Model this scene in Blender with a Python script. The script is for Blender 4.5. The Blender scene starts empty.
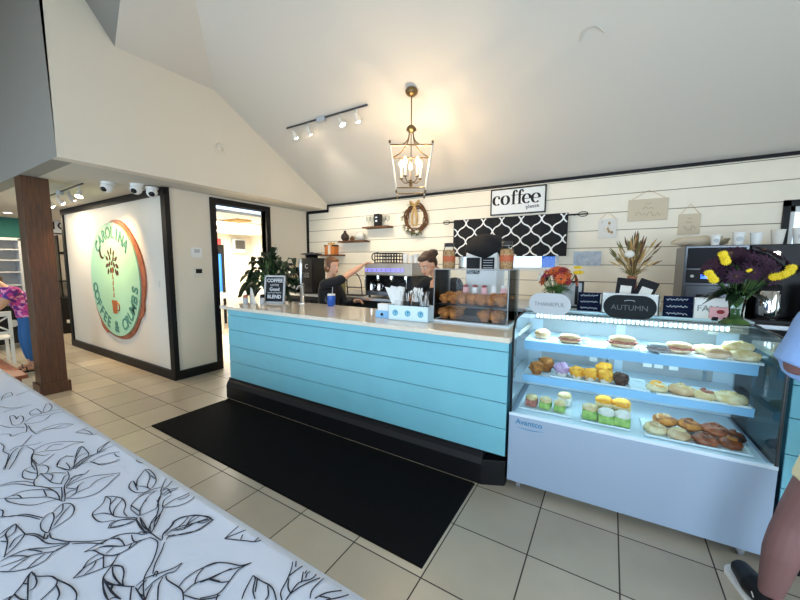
import bpy, bmesh, math, random
from mathutils import Vector, Matrix, noise
random.seed(7)
PI = math.pi
SC = bpy.context.scene
COL = SC.collection
V = Vector
def R(d): return math.radians(d)

# ------------------------------------------------------------------ materials
def lin(c):
    return tuple(((x/255)/12.92 if x/255 <= .04045 else ((x/255+.055)/1.055)**2.4) for x in c)
MATS = {}
def mat(name, rgb=(200,200,200), rough=.5, metal=0., noise_amt=0., scale=20., bump=0., emit=None, estr=0., spec=.5, rgb2=None, sheen=0., coat=0., stretch=None):
    if name in MATS: return MATS[name]
    m = bpy.data.materials.new(name); m.use_nodes = True
    nt = m.node_tree; b = nt.nodes['Principled BSDF']
    c = lin(rgb)+(1,)
    b.inputs['Base Color'].default_value = c
    b.inputs['Roughness'].default_value = rough
    b.inputs['Metallic'].default_value = metal
    b.inputs['Specular IOR Level'].default_value = spec
    if sheen: b.inputs['Sheen Weight'].default_value = sheen
    if coat: b.inputs['Coat Weight'].default_value = coat
    if noise_amt or rgb2 or bump:
        tc = nt.nodes.new('ShaderNodeTexCoord'); mp = nt.nodes.new('ShaderNodeMapping')
        nt.links.new(tc.outputs['Object'], mp.inputs[0])
        if stretch: mp.inputs['Scale'].default_value = stretch
        n = nt.nodes.new('ShaderNodeTexNoise'); n.inputs['Scale'].default_value = scale; n.inputs['Detail'].default_value = 5
        nt.links.new(mp.outputs[0], n.inputs['Vector'])
        if noise_amt or rgb2:
            r = nt.nodes.new('ShaderNodeValToRGB'); nt.links.new(n.outputs['Fac'], r.inputs[0])
            c2 = lin(rgb2)+(1,) if rgb2 else tuple(x*(1-noise_amt) for x in c[:3])+(1,)
            r.color_ramp.elements[0].position = .35; r.color_ramp.elements[1].position = .65
            r.color_ramp.elements[0].color = c2; r.color_ramp.elements[1].color = c
            nt.links.new(r.outputs[0], b.inputs['Base Color'])
        if bump:
            bp = nt.nodes.new('ShaderNodeBump'); bp.inputs['Strength'].default_value = bump; bp.inputs['Distance'].default_value = .01
            nt.links.new(n.outputs['Fac'], bp.inputs['Height']); nt.links.new(bp.outputs[0], b.inputs['Normal'])
    if emit:
        b.inputs['Emission Color'].default_value = lin(emit)+(1,); b.inputs['Emission Strength'].default_value = estr
    MATS[name] = m
    return m
def glass(name, tint=(244,252,251), amt=.045, rough=.02, ior=1.3):
    m = bpy.data.materials.new(name); m.use_nodes = True; nt = m.node_tree; nt.nodes.clear()
    o = nt.nodes.new('ShaderNodeOutputMaterial'); mx = nt.nodes.new('ShaderNodeMixShader')
    t = nt.nodes.new('ShaderNodeBsdfTransparent'); g = nt.nodes.new('ShaderNodeBsdfGlossy'); f = nt.nodes.new('ShaderNodeFresnel')
    f.inputs[0].default_value = ior; g.inputs['Roughness'].default_value = rough
    t.inputs[0].default_value = lin(tint)+(1,)
    a = nt.nodes.new('ShaderNodeMath'); a.operation = 'ADD'; a.inputs[1].default_value = amt-.04; a.use_clamp = True
    nt.links.new(f.outputs[0], a.inputs[0]); nt.links.new(a.outputs[0], mx.inputs[0])
    nt.links.new(t.outputs[0], mx.inputs[1]); nt.links.new(g.outputs[0], mx.inputs[2]); nt.links.new(mx.outputs[0], o.inputs[0])
    MATS[name] = m; return m

M = {}
M['black'] = mat('black_paint', (13,13,17), .5, spec=.3)
M['plaster'] = mat('cream_plaster', (226,217,200), .8, bump=.05, scale=90)
M['ceil'] = mat('ceiling_paint', (217,210,199), .85, bump=.04, scale=60)
M['soffit'] = mat('soffit_paint', (206,200,188), .85)
M['shadegrey'] = mat('shade_grey', (148,144,136), .85)  # darker than the plaster: shadow on these faces is put into the colour
M['ship'] = mat('shiplap_paint', (244,234,214), .5, noise_amt=.03, scale=6)
M['groove'] = mat('board_gap', (120,104,84), .9)
M['teal'] = mat('teal_wall_paint', (52,120,112), .8)
M['white'] = mat('white_paint', (235,235,232), .45)
M['offwhite'] = mat('off_white', (222,216,204), .5)
M['brown'] = mat('brown_stained_wood', (106,68,40), .4, rgb2=(78,50,32), scale=6, stretch=(14,14,1), bump=.1)
M['turq'] = mat('turquoise_paint', (122,190,206), .3, noise_amt=.05, scale=5, bump=.03)
M['turqgap'] = mat('turquoise_gap', (36,86,104), .8)
M['stone'] = mat('speckled_countertop', (238,230,216), .07, rgb2=(214,202,184), scale=160)
M['macsteel'] = mat('machine_steel', (168,158,146), .42, metal=1.)
M['steel'] = mat('brushed_steel', (196,200,204), .28, metal=1.)
M['casegrey'] = mat('case_powder_coat', (156,174,196), .3)
M['dsteel'] = mat('dark_steel', (90,92,96), .3, metal=1.)
M['chrome'] = mat('chrome', (225,228,230), .08, metal=1.)
M['brass'] = mat('antique_brass', (128,106,74), .35, metal=1.)
M['matrub'] = mat('rubber_mat', (15,15,17), .95, bump=.6, scale=260, spec=.15)
M['plastblack'] = mat('black_plastic', (15,15,18), .42, spec=.3)
M['skin'] = mat('skin', (218,164,132), .5)
M['skinshade'] = mat('shaded_skin', (124,88,86), .7)  # skin tone with the shadow on the customer mixed into the colour
M['lips'] = mat('lips', (178,92,86), .5)
M['eyew'] = mat('eye_white', (235,232,228), .3)
M['hair'] = mat('brown_hair', (132,86,48), .5, rgb2=(92,58,34), scale=30, stretch=(1,1,.2), bump=.5)
M['hair2'] = mat('dark_hair', (64,44,32), .5, rgb2=(38,26,20), scale=30, bump=.5)
M['hair3'] = mat('auburn_hair', (86,56,38), .5, rgb2=(56,36,26), scale=30, bump=.5)
M['blackcloth'] = mat('black_cloth', (20,20,24), .85, bump=.2, scale=120)
M['shirt'] = mat('light_blue_cotton', (136,170,222), .85, bump=.2, scale=50)
M['khaki'] = mat('cream_twill', (222,208,170), .85, bump=.1, scale=80)
M['denim'] = mat('blue_denim', (48,98,152), .9, bump=.2, scale=150)
M['cloth'] = mat('white_table_linen', (212,221,239), .8, bump=.08, scale=25)
M['ink'] = mat('black_ink', (24,30,48), .8)
M['glass'] = glass('clear_glass')
M['caseglass'] = glass('case_glass', (240,252,252), .05, .01, 1.45)
M['acrylic'] = glass('clear_acrylic', (248,250,251), .045, .03, 1.18)
M['winglass'] = glass('window_glass', (245,250,252), .05)
M['bulb'] = mat('warm_bulb', (255,220,150), .3, emit=(255,204,128), estr=14)
M['bulbw'] = mat('spot_bulb', (255,245,225), .3, emit=(255,240,214), estr=25)
M['led'] = mat('led_diffuser', (235,250,255), .3, emit=(190,240,255), estr=3.2)
M['leddot'] = mat('led_dot', (235,250,255), .3, emit=(205,243,255), estr=9)
M['panel'] = mat('fluorescent_panel', (255,250,240), .3, emit=(255,246,226), estr=6)
M['muffin'] = mat('baked_crust', (208,140,62), .75, rgb2=(136,76,32), scale=22, bump=.8)
M['mufcup'] = mat('muffin_side', (150,92,48), .8, bump=.3, scale=60)
M['yellowbake'] = mat('lemon_bake', (250,190,70), .7, rgb2=(228,150,40), scale=30, bump=.5)
M['pink'] = mat('pink_icing', (206,176,206), .6, rgb2=(170,130,178), scale=30, bump=.5)
M['chocbake'] = mat('chocolate_bake', (96,66,52), .7, rgb2=(62,42,34), scale=40, bump=.6)
M['paper'] = mat('white_baking_paper', (226,222,214), .7)
M['bun'] = mat('pale_bun', (214,186,150), .7, rgb2=(186,146,104), scale=16, bump=.3)
M['lettuce'] = mat('green_wrap', (164,196,110), .7, rgb2=(120,164,80), scale=30, bump=.4)
M['cream'] = mat('cream_pastry', (232,218,182), .6, rgb2=(206,178,120), scale=20, bump=.4)
M['cinn'] = mat('cinnamon_glaze', (166,88,44), .4, rgb2=(104,50,26), scale=22, bump=.6)
M['meat'] = mat('ham_filling', (190,120,104), .6, rgb2=(150,84,74), scale=40, bump=.3)
M['tray'] = mat('white_tray', (226,238,246), .35)
M['shelfw'] = mat('shelf_white', (214,230,244), .3)
M['tagband'] = mat('shelf_edge_blue', (134,188,232), .35)
M['leaf'] = mat('dark_green_leaf', (34,58,34), .4, rgb2=(22,40,24), scale=10)
M['leaf2'] = mat('fresh_green_leaf', (86,122,52), .5, rgb2=(52,86,34), scale=20)
M['terra'] = mat('terracotta', (176,112,84), .8)
M['bluemug'] = mat('blue_plastic', (26,84,176), .35)
M['grey'] = mat('mid_grey', (128,130,134), .5)
M['lgrey'] = mat('light_grey', (182,186,190), .5)
M['tan'] = mat('tan_burlap', (200,164,108), .9, bump=.5, scale=80)
M['chalk'] = mat('chalk_white', (214,220,228), .8)
M['slate'] = mat('chalkboard_slate', (20,24,32), .8)
M['paleaqua'] = mat('pale_aqua_board', (206,230,240), .6)
M['aquafill'] = mat('aqua_print', (120,190,214), .6)
M['dimgrey'] = mat('dim_grey_print', (96,100,102), .8)
M['navy'] = mat('navy_card', (14,24,52), .9, spec=.15)
M['charcoal'] = mat('charcoal_board', (36,40,42), .9, spec=.15)
M['vine'] = mat('grapevine', (104,70,44), .9, bump=.6, scale=60)
M['straw'] = mat('dried_wheat', (176,142,84), .85)
M['driedg'] = mat('dried_green', (110,104,62), .85)
M['red'] = mat('red_petals', (170,44,44), .7, rgb2=(120,26,40), scale=60)
M['orange'] = mat('orange_petals', (214,108,40), .7, rgb2=(170,60,30), scale=60)
M['magenta'] = mat('magenta_petals', (158,34,84), .7)
M['yellow'] = mat('yellow_petals', (236,206,36), .7)
M['purple'] = mat('deep_purple_petals', (60,24,52), .8, rgb2=(36,14,34), scale=40)
M['logo'] = mat('mint_logo_paint', (158,206,176), .5)
M['logowood'] = mat('stained_logo_ring', (176,104,70), .5, rgb2=(140,76,48), scale=8)
M['logoink'] = mat('logo_dark_brown', (70,40,30), .6)
M['logocup'] = mat('logo_cup_brown', (158,92,48), .5)
M['logotext'] = mat('logo_letter_teal', (72,128,116), .6)
M['bluelogo'] = mat('blue_print', (58,128,170), .6)
M['blueled'] = mat('blue_display', (60,90,255), .3, emit=(60,110,255), estr=3)
M['screen'] = mat('violet_display', (150,140,255), .3, emit=(150,146,255), estr=.35)
M['benchwood'] = mat('reddish_bench_wood', (166,96,58), .4, rgb2=(130,70,40), scale=5, stretch=(1,12,12))
M['gold'] = mat('orange_box', (206,120,48), .6)
M['pinkbox'] = mat('pink_card', (236,176,178), .6)
M['jarfill'] = mat('amber_granola', (216,180,130), .7, rgb2=(170,120,76), scale=70)
M['jarlabel'] = mat('rust_label', (190,96,56), .6)
M['bluething'] = mat('blue_panel', (44,120,226), .5)
M['redthing'] = mat('red_panel', (200,70,74), .6)
M['palesign'] = mat('pale_wood_sign', (212,196,170), .7)
M['palesign2'] = mat('pale_sign_print', (176,156,126), .8)
M['paleblue'] = mat('pale_blue_print', (196,208,220), .6, rgb2=(160,176,196), scale=14)
M['concrete'] = mat('outdoor_paving', (160,158,150), .9)

# blouse with pink / purple flowers
def blouse():
    m = mat('floral_blouse', (200,70,150), .85)
    nt = m.node_tree; b = nt.nodes['Principled BSDF']
    tc = nt.nodes.new('ShaderNodeTexCoord'); v = nt.nodes.new('ShaderNodeTexVoronoi'); v.inputs['Scale'].default_value = 26
    r = nt.nodes.new('ShaderNodeValToRGB'); r.color_ramp.interpolation = 'CONSTANT'
    e = r.color_ramp.elements; e[0].color = lin((206,66,140))+(1,); e[1].position = .35; e[1].color = lin((120,40,130))+(1,)
    x = e.new(.6); x.color = lin((236,150,190))+(1,); x = e.new(.8); x.color = lin((80,60,150))+(1,)
    nt.links.new(tc.outputs['Object'], v.inputs['Vector']); nt.links.new(v.outputs['Color'], r.inputs[0]); nt.links.new(r.outputs[0], b.inputs['Base Color'])
    return m
M['blouse'] = blouse()

# floor tiles: 0.457 m squares, dark grout
def tilemat():
    m = bpy.data.materials.new('beige_floor_tiles'); m.use_nodes = True; nt = m.node_tree; b = nt.nodes['Principled BSDF']
    N = nt.nodes.new; L = nt.links.new
    g = N('ShaderNodeNewGeometry'); s = N('ShaderNodeSeparateXYZ'); L(g.outputs['Position'], s.inputs[0])
    def mth(op, a, bb=None, c=None):
        n = N('ShaderNodeMath'); n.operation = op
        for i, x in enumerate((a, bb, c)):
            if x is None: continue
            if isinstance(x, (int, float)): n.inputs[i].default_value = x
            else: L(x, n.inputs[i])
        return n.outputs[0]
    def cell(o, off):
        u = mth('DIVIDE', mth('SUBTRACT', o, off), .4575); fl = mth('FLOOR', u); fr = mth('SUBTRACT', u, fl)
        d = mth('ABSOLUTE', mth('SUBTRACT', fr, .5)); return fl, mth('GREATER_THAN', d, .5-.0085)
    fx, gx = cell(s.outputs[0], .135); fy, gy = cell(s.outputs[1], 1.51)
    gr = mth('MAXIMUM', gx, gy)
    cx = N('ShaderNodeCombineXYZ'); L(fx, cx.inputs[0]); L(fy, cx.inputs[1])
    wn = N('ShaderNodeTexWhiteNoise'); wn.noise_dimensions = '2D'; L(cx.outputs[0], wn.inputs['Vector'])
    ns = N('ShaderNodeTexNoise'); ns.inputs['Scale'].default_value = 3.5; ns.inputs['Detail'].default_value = 6; L(g.outputs['Position'], ns.inputs['Vector'])
    f = mth('ADD', mth('MULTIPLY', wn.outputs['Value'], .5), mth('MULTIPLY', ns.outputs['Fac'], .5))
    r = N('ShaderNodeValToRGB'); L(f, r.inputs[0])
    r.color_ramp.elements[0].position = .25; r.color_ramp.elements[1].position = .8
    r.color_ramp.elements[0].color = lin((170,159,142))+(1,); r.color_ramp.elements[1].color = lin((194,183,163))+(1,)
    mx = N('ShaderNodeMix'); mx.data_type = 'RGBA'; L(gr, mx.inputs[0]); L(r.outputs[0], mx.inputs[6]); mx.inputs[7].default_value = lin((58,50,44))+(1,)
    L(mx.outputs[2], b.inputs['Base Color'])
    rr = mth('ADD', mth('MULTIPLY', gr, .5), mth('ADD', .24, mth('MULTIPLY', ns.outputs['Fac'], .14))); L(rr, b.inputs['Roughness'])
    bp = N('ShaderNodeBump'); bp.inputs['Strength'].default_value = .3; bp.inputs['Distance'].default_value = .002; bp.invert = True
    L(gr, bp.inputs['Height']); L(bp.outputs[0], b.inputs['Normal'])
    return m
M['tile'] = tilemat()

# ------------------------------------------------------------------ mesh builder
class MB:
    def __init__(s): s.v = []; s.f = []; s.m = []; s.mats = []; s.sm = []
    def mi(s, m):
        m = M[m] if isinstance(m, str) else m
        if m not in s.mats: s.mats.append(m)
        return s.mats.index(m)
    def add(s, vs, fs, m, smooth=False):
        o = len(s.v); s.v += [V(x) for x in vs]; k = s.mi(m)
        for f in fs: s.f.append([i+o for i in f]); s.m.append(k); s.sm.append(smooth)
        return s
    def box(s, x0, x1, y0, y1, z0, z1, m, rot=None, piv=None):
        vs = [V((x, y, z)) for z in (z0, z1) for y in (y0, y1) for x in (x0, x1)]
        if rot: 
            p = V(piv) if piv else V(((x0+x1)/2, (y0+y1)/2, (z0+z1)/2)); mm = rot if isinstance(rot, Matrix) else Matrix.Rotation(rot, 3, 'Z')
            vs = [mm @ (v-p)+p for v in vs]
        return s.add(vs, [(0,2,3,1),(4,5,7,6),(0,1,5,4),(2,6,7,3),(0,4,6,2),(1,3,7,5)], m)
    def quad(s, pts, m): return s.add(pts, [tuple(range(len(pts)))], m)
    def cyl(s, p0, p1, r0, r1, m, n=16, cap=True, smooth=True):
        p0, p1 = V(p0), V(p1); d = (p1-p0).normalized(); a = d.orthogonal().normalized(); b = d.cross(a)
        vs = []
        for p, r in ((p0, r0), (p1, r1)):
            for i in range(n): t = 2*PI*i/n; vs.append(p+a*r*math.cos(t)+b*r*math.sin(t))
        s.add(vs, [(i, (i+1) % n, n+(i+1) % n, n+i) for i in range(n)], m, smooth)
        if cap: s.add(vs[:n], [tuple(reversed(range(n)))], m); s.add(vs[n:], [tuple(range(n))], m)
        return s
    def lathe(s, c, prof, m, n=24, cap=True, sx=1, sy=1, wob=None):
        c = V(c); vs = []
        for (r, z) in prof:
            for i in range(n):
                t = 2*PI*i/n; rr = r*(wob(t, z) if wob else 1); vs.append(c+V((rr*sx*math.cos(t), rr*sy*math.sin(t), z)))
        fs = [(k*n+i, k*n+(i+1) % n, (k+1)*n+(i+1) % n, (k+1)*n+i) for k in range(len(prof)-1) for i in range(n)]
        s.add(vs, fs, m, True)
        if cap:
            if prof[0][0] > 1e-4: s.add(vs[:n], [tuple(reversed(range(n)))], m)
            if prof[-1][0] > 1e-4: s.add(vs[-n:], [tuple(range(n))], m)
        return s
    def ell(s, c, r, m, n=16, k=10, rot=None, nz=0., nf=8.):
        c = V(c); r = (r, r, r) if isinstance(r, (int, float)) else r; vs = []
        for j in range(k+1):
            ph = -PI/2+PI*j/k
            for i in range(n):
                t = 2*PI*i/n; d = V((math.cos(ph)*math.cos(t), math.cos(ph)*math.sin(t), math.sin(ph)))
                q = 1+(nz*noise.noise((c+d)*nf) if nz else 0)
                p = V((d.x*r[0]*q, d.y*r[1]*q, d.z*r[2]*q))
                if rot: p = rot @ p
                vs.append(c+p)
        return s.add(vs, [(a*n+i, a*n+(i+1) % n, (a+1)*n+(i+1) % n, (a+1)*n+i) for a in range(k) for i in range(n)], m, True)
    def tube(s, pts, r, m, n=8, closed=False, flat=1.):
        pts = [V(p) for p in pts]; N = len(pts); rs = r if isinstance(r, (list, tuple)) else [r]*N
        vs = []; prev = None
        for i, p in enumerate(pts):
            a = pts[(i-1) % N] if (closed or i > 0) else p; b = pts[(i+1) % N] if (closed or i < N-1) else p
            d = (b-a).normalized() if (b-a).length > 1e-9 else V((0,0,1))
            if prev is None: u = d.orthogonal().normalized()
            else:
                u = prev-d*prev.dot(d); u = u.normalized() if u.length > 1e-6 else d.orthogonal().normalized()
            prev = u; w = d.cross(u)
            for k in range(n): t = 2*PI*k/n; vs.append(p+u*rs[i]*math.cos(t)+w*rs[i]*flat*math.sin(t))
        M_ = N if closed else N-1
        s.add(vs, [(i*n+k, i*n+(k+1) % n, ((i+1) % N)*n+(k+1) % n, ((i+1) % N)*n+k) for i in range(M_) for k in range(n)], m, True)
        if not closed: s.add(vs[:n], [tuple(reversed(range(n)))], m); s.add(vs[-n:], [tuple(range(n))], m)
        return s
    def prism(s, pts2, o, r, u, depth, m):
        """outline in the plane (o, r, u), extruded by depth along r x u"""
        o, r, u = V(o), V(r).normalized(), V(u).normalized(); nn = r.cross(u); n = len(pts2)
        a = [o+r*x+u*y for x, y in pts2]; b = [p+nn*depth for p in a]
        s.add(a+b, [tuple(reversed(range(n))), tuple(range(n, 2*n))]+[(i, (i+1) % n, n+(i+1) % n, n+i) for i in range(n)], m); return s
    def ribbon(s, pts, w, nrm, m, th=.0012):
        """flat stroke: pts in 3D, width w (number or list), facing nrm"""
        pts = [V(p) for p in pts]; nrm = V(nrm).normalized(); N = len(pts); L = []; Rr = []
        for i, p in enumerate(pts):
            d = pts[min(i+1, N-1)]-pts[max(i-1, 0)]; sd = d.cross(nrm); sd = sd.normalized() if sd.length > 1e-9 else V((1,0,0))
            ww = (w[i] if isinstance(w, (list, tuple)) else w)/2; L.append(p+sd*ww+nrm*th); Rr.append(p-sd*ww+nrm*th)
        return s.add(L+Rr, [(i, i+1, N+i+1, N+i) for i in range(N-1)], m)
    def text(s, t, size, m, o, r=(1,0,0), u=(0,0,1), depth=.002, bold=0., align='CENTER', sx=1.):
        c = bpy.data.curves.new('t', 'FONT'); c.body = t; c.size = size; c.extrude = depth/2; c.offset = bold; c.align_x = align; c.align_y = 'CENTER'; c.resolution_u = 3
        ob = bpy.data.objects.new('t', c); COL.objects.link(ob); dg = bpy.context.evaluated_depsgraph_get(); dg.update()
        me = bpy.data.meshes.new_from_object(ob.evaluated_get(dg)); o, r, u = V(o), V(r).normalized(), V(u).normalized(); nn = r.cross(u)
        s.add([o+r*v.co.x*sx+u*v.co.y+nn*(v.co.z+depth/2) for v in me.vertices], [tuple(p.vertices) for p in me.polygons], m)
        bpy.data.objects.remove(ob); bpy.data.curves.remove(c); bpy.data.meshes.remove(me); return s
    def xf(s, mtx): s.v = [mtx @ v for v in s.v]; return s
    def build(s, name, parent=None, bevel=0., label=None, sub=0):
        me = bpy.data.meshes.new(name); me.from_pydata(s.v, [], s.f)
        for m in s.mats: me.materials.append(m)
        me.polygons.foreach_set('material_index', s.m); me.polygons.foreach_set('use_smooth', s.sm); me.update()
        o = bpy.data.objects.new(name, me); COL.objects.link(o)
        if parent: o.parent = parent
        if bevel:
            b = o.modifiers.new('b', 'BEVEL'); b.width = bevel; b.segments = 2; b.limit_method = 'ANGLE'
        if sub:
            b = o.modifiers.new('s', 'SUBSURF'); b.levels = b.render_levels = sub
        if label: o['label'] = label
        return o
def fuse(mb, vox, smooth=2):
    """turn overlapping volumes into one continuous surface"""
    mats = mb.mats[:1]; t = mb.build('t'); r = t.modifiers.new('r', 'REMESH'); r.mode = 'VOXEL'; r.voxel_size = vox; r.use_smooth_shade = True
    if smooth: q = t.modifiers.new('q', 'SMOOTH'); q.iterations = smooth; q.factor = .5
    dg = bpy.context.evaluated_depsgraph_get(); dg.update(); me = bpy.data.meshes.new_from_object(t.evaluated_get(dg))
    out = MB(); out.mats = list(mats); out.v = [v.co.copy() for v in me.vertices]; out.f = [list(p.vertices) for p in me.polygons]
    out.m = [0]*len(out.f); out.sm = [True]*len(out.f)
    bpy.data.objects.remove(t); bpy.data.meshes.remove(me); return out
def thing(name, label, cat, loc=(0,0,0), rz=0, group=None):
    o = bpy.data.objects.new(name, None); COL.objects.link(o); o.location = loc; o.rotation_euler = (0,0,rz); o.empty_display_size = .05
    return tag(o, label, cat, group)
def tag(o, label, cat, group=None, kind=None):
    o['label'] = label; o['category'] = cat
    if group: o['group'] = group
    if kind: o['kind'] = kind
    return o
def struct(name, mb, label=None):
    o = mb.build(name) if isinstance(mb, MB) else mb; o['kind'] = 'structure'
    if label: o['label'] = label
    return o
def children(o): return [c for c in bpy.data.objects if c.parent is o]
def copy_tree(o, parent=None):
    c = o.copy(); COL.objects.link(c)
    if parent: c.parent = parent
    for ch in children(o): copy_tree(ch, c)
    return c
def clone(o, loc, rz=0, label=None, scale=None, group=None):
    c = copy_tree(o); c.location = loc; c.rotation_euler = (0,0,rz)
    if label: c['label'] = label
    if scale: c.scale = scale if isinstance(scale, (tuple, list)) else (scale,)*3
    if group: c['group'] = group
    return c
def arc(c, r, a0, a1, n, rx=None):
    return [(c[0]+(rx or r)*math.cos(a0+(a1-a0)*i/n), c[1]+r*math.sin(a0+(a1-a0)*i/n)) for i in range(n+1)]
def cat(pts, n=6, closed=False):
    """Catmull-Rom through points"""
    P = [V(p) for p in pts]; out = []; N = len(P)
    for i in range(N if closed else N-1):
        a, b, c, d = (P[(i-1) % N], P[i], P[(i+1) % N], P[(i+2) % N]) if closed else (P[max(i-1,0)], P[i], P[i+1], P[min(i+2,N-1)])
        for k in range(n):
            t = k/n; out.append(.5*((2*b)+(-a+c)*t+(2*a-5*b+4*c-d)*t*t+(-a+3*b-3*c+d)*t**3))
    if not closed: out.append(P[-1])
    return out

# ------------------------------------------------------------------ room shell
YB = 5.06; XW = -4.714; ZS = 2.72; XD = -5.27; YL = 2.46; ZT = 2.82
XR = 4.2; YF = -2.4; SL = .55; YRD = 1.35
zr = ZT+SL*(YB-YRD)
m = MB(); m.box(-12.2, XR, YF, 7.6, -.1, 0, 'tile'); struct('floor', m, 'beige square floor tiles with dark grout')
# sloped ceiling over the shop (rises from the back wall to a ridge)
t_ = .08
A = V((XW, 2.899, ZT+SL*(YB-2.899))); A.z = 4.008
hd = V((-3.842+4.714, 2.192-2.899, 4.397-4.008))           # hip line
k_ = (zr-A.z)/hd.z; HT = A+hd*k_
def slab(pts, m, up=.06):
    n = len(pts); mb = MB(); a = [V(p) for p in pts]; b = [p+V((0,0,up)) for p in a]
    mb.add(a+b, [tuple(range(n)), tuple(reversed(range(n, 2*n)))]+[(i, n+i, n+(i+1) % n, (i+1) % n) for i in range(n)], m); return mb
struct('ceiling', slab([(XW,YB+.1,ZT-.055), (XR,YB+.1,ZT-.055), (XR,HT.y,HT.z), tuple(HT), tuple(A)], 'ceil'), 'sloped grey beige ceiling')
# small hip slope above the left gable wall
B = V((XW, 1.79, 4.008)); B2 = V((XW, 1.565, 4.335)); C3 = V((-4.14, 1.786, 4.26))
# hip plane line through B and C3 extended up, and P3 above it
d3 = (C3-B); C3e = B+d3*2.6; d2 = (B2-B); B2e = B+d2*2.6
struct('ceiling', slab([tuple(A), tuple(HT), tuple(C3e), tuple(B)], 'ceil'), 'hip slope of the ceiling')
struct('ceiling', slab([tuple(B), tuple(C3e), tuple(B2e)], 'shadegrey'), 'dormer plane of the ceiling with shade in its grey colour')
# front half of the roof, falling to the window wall behind the camera
zf = 3.0
struct('ceiling', slab([(-12.2,HT.y,zr+.15), (XR,HT.y,zr+.15), (XR,YF-.1,zf), (-12.2,YF-.1,zf)], 'ceil'), 'ceiling slope over the window side')
# gable wall over the left low area
g = [(1.242,ZS), (YB,ZS), (YB,ZT), (2.899,4.008), (1.79,4.008), (B2e.y,B2e.z), (1.242,zr)]
m = MB(); n = len(g); a = [V((XW,y,z)) for y, z in g]; b = [V((XW-.16,y,z)) for y, z in g]
m.add(a+b, [tuple(reversed(range(n))), tuple(range(n, 2*n))]+[(i, (i+1) % n, n+(i+1) % n, n+i) for i in range(n)], 'plaster'); struct('wall_left', m, 'cream gable wall above the low ceiling')
m = MB(); m.box(-12.2, XW-.16, 1.242, 1.40, ZS, zr+.2, 'shadegrey').box(XW-.16, XW-.001, 1.241, 1.2415, ZS, zr+.1, 'shadegrey'); struct('wall_left_front', m, 'upper wall over the column with shade in its grey colour')
m = MB(); m.box(-12.2, XW-.161, 1.401, 2.50, ZS, ZS+.05, 'soffit').box(XD-.1, XW-.161, 2.50, YB, ZS, ZS+.05, 'soffit').box(-12.2,-9.3,2.5,7.6,ZS,ZS+.05,'soffit'); struct('ceiling_low', m, 'low flat soffit ceiling')
# logo wall and door wall
W0, W1 = 3.15, 4.06
DT = 2.60
m = MB(); m.box(-9.36, XD, YL, YL+.1, 0, ZS, 'offwhite'); struct('wall_logo', m, 'off-white wall that carries the round logo')
m = MB(); m.box(XD-.1, XD, YL+.1, W0, 0, ZS, 'plaster').box(XD-.1, XD, W1, YB+.1, 0, ZS, 'plaster').box(XD-.1, XD, W0, W1, DT, ZS, 'plaster'); struct('wall_door_side', m, 'cream wall with the kitchen doorway')
# kitchen beyond the doorway
m = MB(); m.box(-9.36, -9.26, YL+.1, 6.6, 0, 2.6, 'plaster'); struct('wall_kitchen_left', m)
m = MB(); m.box(-9.36, XD-.1, 6.55, 6.65, 0, 2.6, 'plaster'); struct('wall_kitchen_back', m)
m = MB(); m.box(XD-.1, XD, YB+.1, 6.6, 0, 2.6, 'plaster'); struct('wall_kitchen_right', m)
m = MB(); m.box(-9.36, XD-.1, YL+.1, 6.6, 2.50, 2.55, 'white'); struct('ceiling_kitchen', m)
# far left area
m = MB(); m.box(-12.2, -12, YF, 2.55, 0, 5.2, 'teal').box(-12.2, -12, 2.55, 7.6, 0, 2.75, 'offwhite'); struct('wall_far_left', m, 'teal and off-white far wall')
m = MB(); m.box(-12.2, -9.36, 7.5, 7.6, 0, 2.75, 'offwhite'); struct('wall_far_back', m)
# right and front walls with large windows
m = MB(); m.box(XR, XR+.1, YF, YB+.1, 0, .7, 'plaster').box(XR, XR+.1, YF, YB+.1, 2.5, 5.2, 'plaster').box(XR, XR+.1, 2.4, YB+.1, .7, 2.5, 'plaster').box(XR, XR+.1, YF, -1.6, .7, 2.5, 'plaster'); struct('wall_right', m)
m = MB()
wf = [(-11.2,-8.4), (-7.4,-4.6), (-3.4,-.4), (.5,3.5)]
m.box(-12.2, XR, YF-.1, YF, 0, .6, 'plaster').box(-12.2, XR, YF-.1, YF, 2.6, 3.2, 'plaster')
xs = [-12.2]+[x for w in wf for x in w]+[XR]
for i in range(0, len(xs), 2): m.box(xs[i], xs[i+1], YF-.1, YF, .6, 2.6, 'plaster')
struct('wall_front', m, 'front wall with four large windows')
def window(i, o, r, w, h, cols, rows):
    """frame and glass; o = lower left corner, r = direction along the wall"""
    r = V(r); mb = MB(); nx = V((-r.y, r.x, 0)); o = V(o)
    def bar(a0, a1, z0, z1):
        p = [o+r*a+nx*d+V((0,0,z)) for z in (z0,z1) for d in (-.03,.03) for a in (a0,a1)]
        mb.add(p, [(0,2,3,1),(4,5,7,6),(0,1,5,4),(2,6,7,3),(0,4,6,2),(1,3,7,5)], 'white')
    bar(0,.05,0,h); bar(w-.05,w,0,h); bar(0,w,0,.05); bar(0,w,h-.05,h)
    for c in range(1,cols): bar(w*c/cols-.02, w*c/cols+.02, .05, h-.05)
    for c in range(1,rows): bar(.05, w-.05, h*c/rows-.02, h*c/rows+.02)
    f = struct('window_%d' % i, mb.build('window_%d' % i)); g_ = MB()
    g_.quad([o+V((0,0,.03)), o+r*w+V((0,0,.03)), o+r*w+V((0,0,h-.03)), o+V((0,0,h-.03))], 'winglass'); g_.build('glass_pane', f)
for i, (a, b) in enumerate(wf): window(i+3, (a, YF-.05, .6), (1,0,0), b-a, 2.0, 3, 1)
window(7, (XR+.05, -1.6, .7), (0,1,0), 4.0, 1.8, 4, 1)
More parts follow.
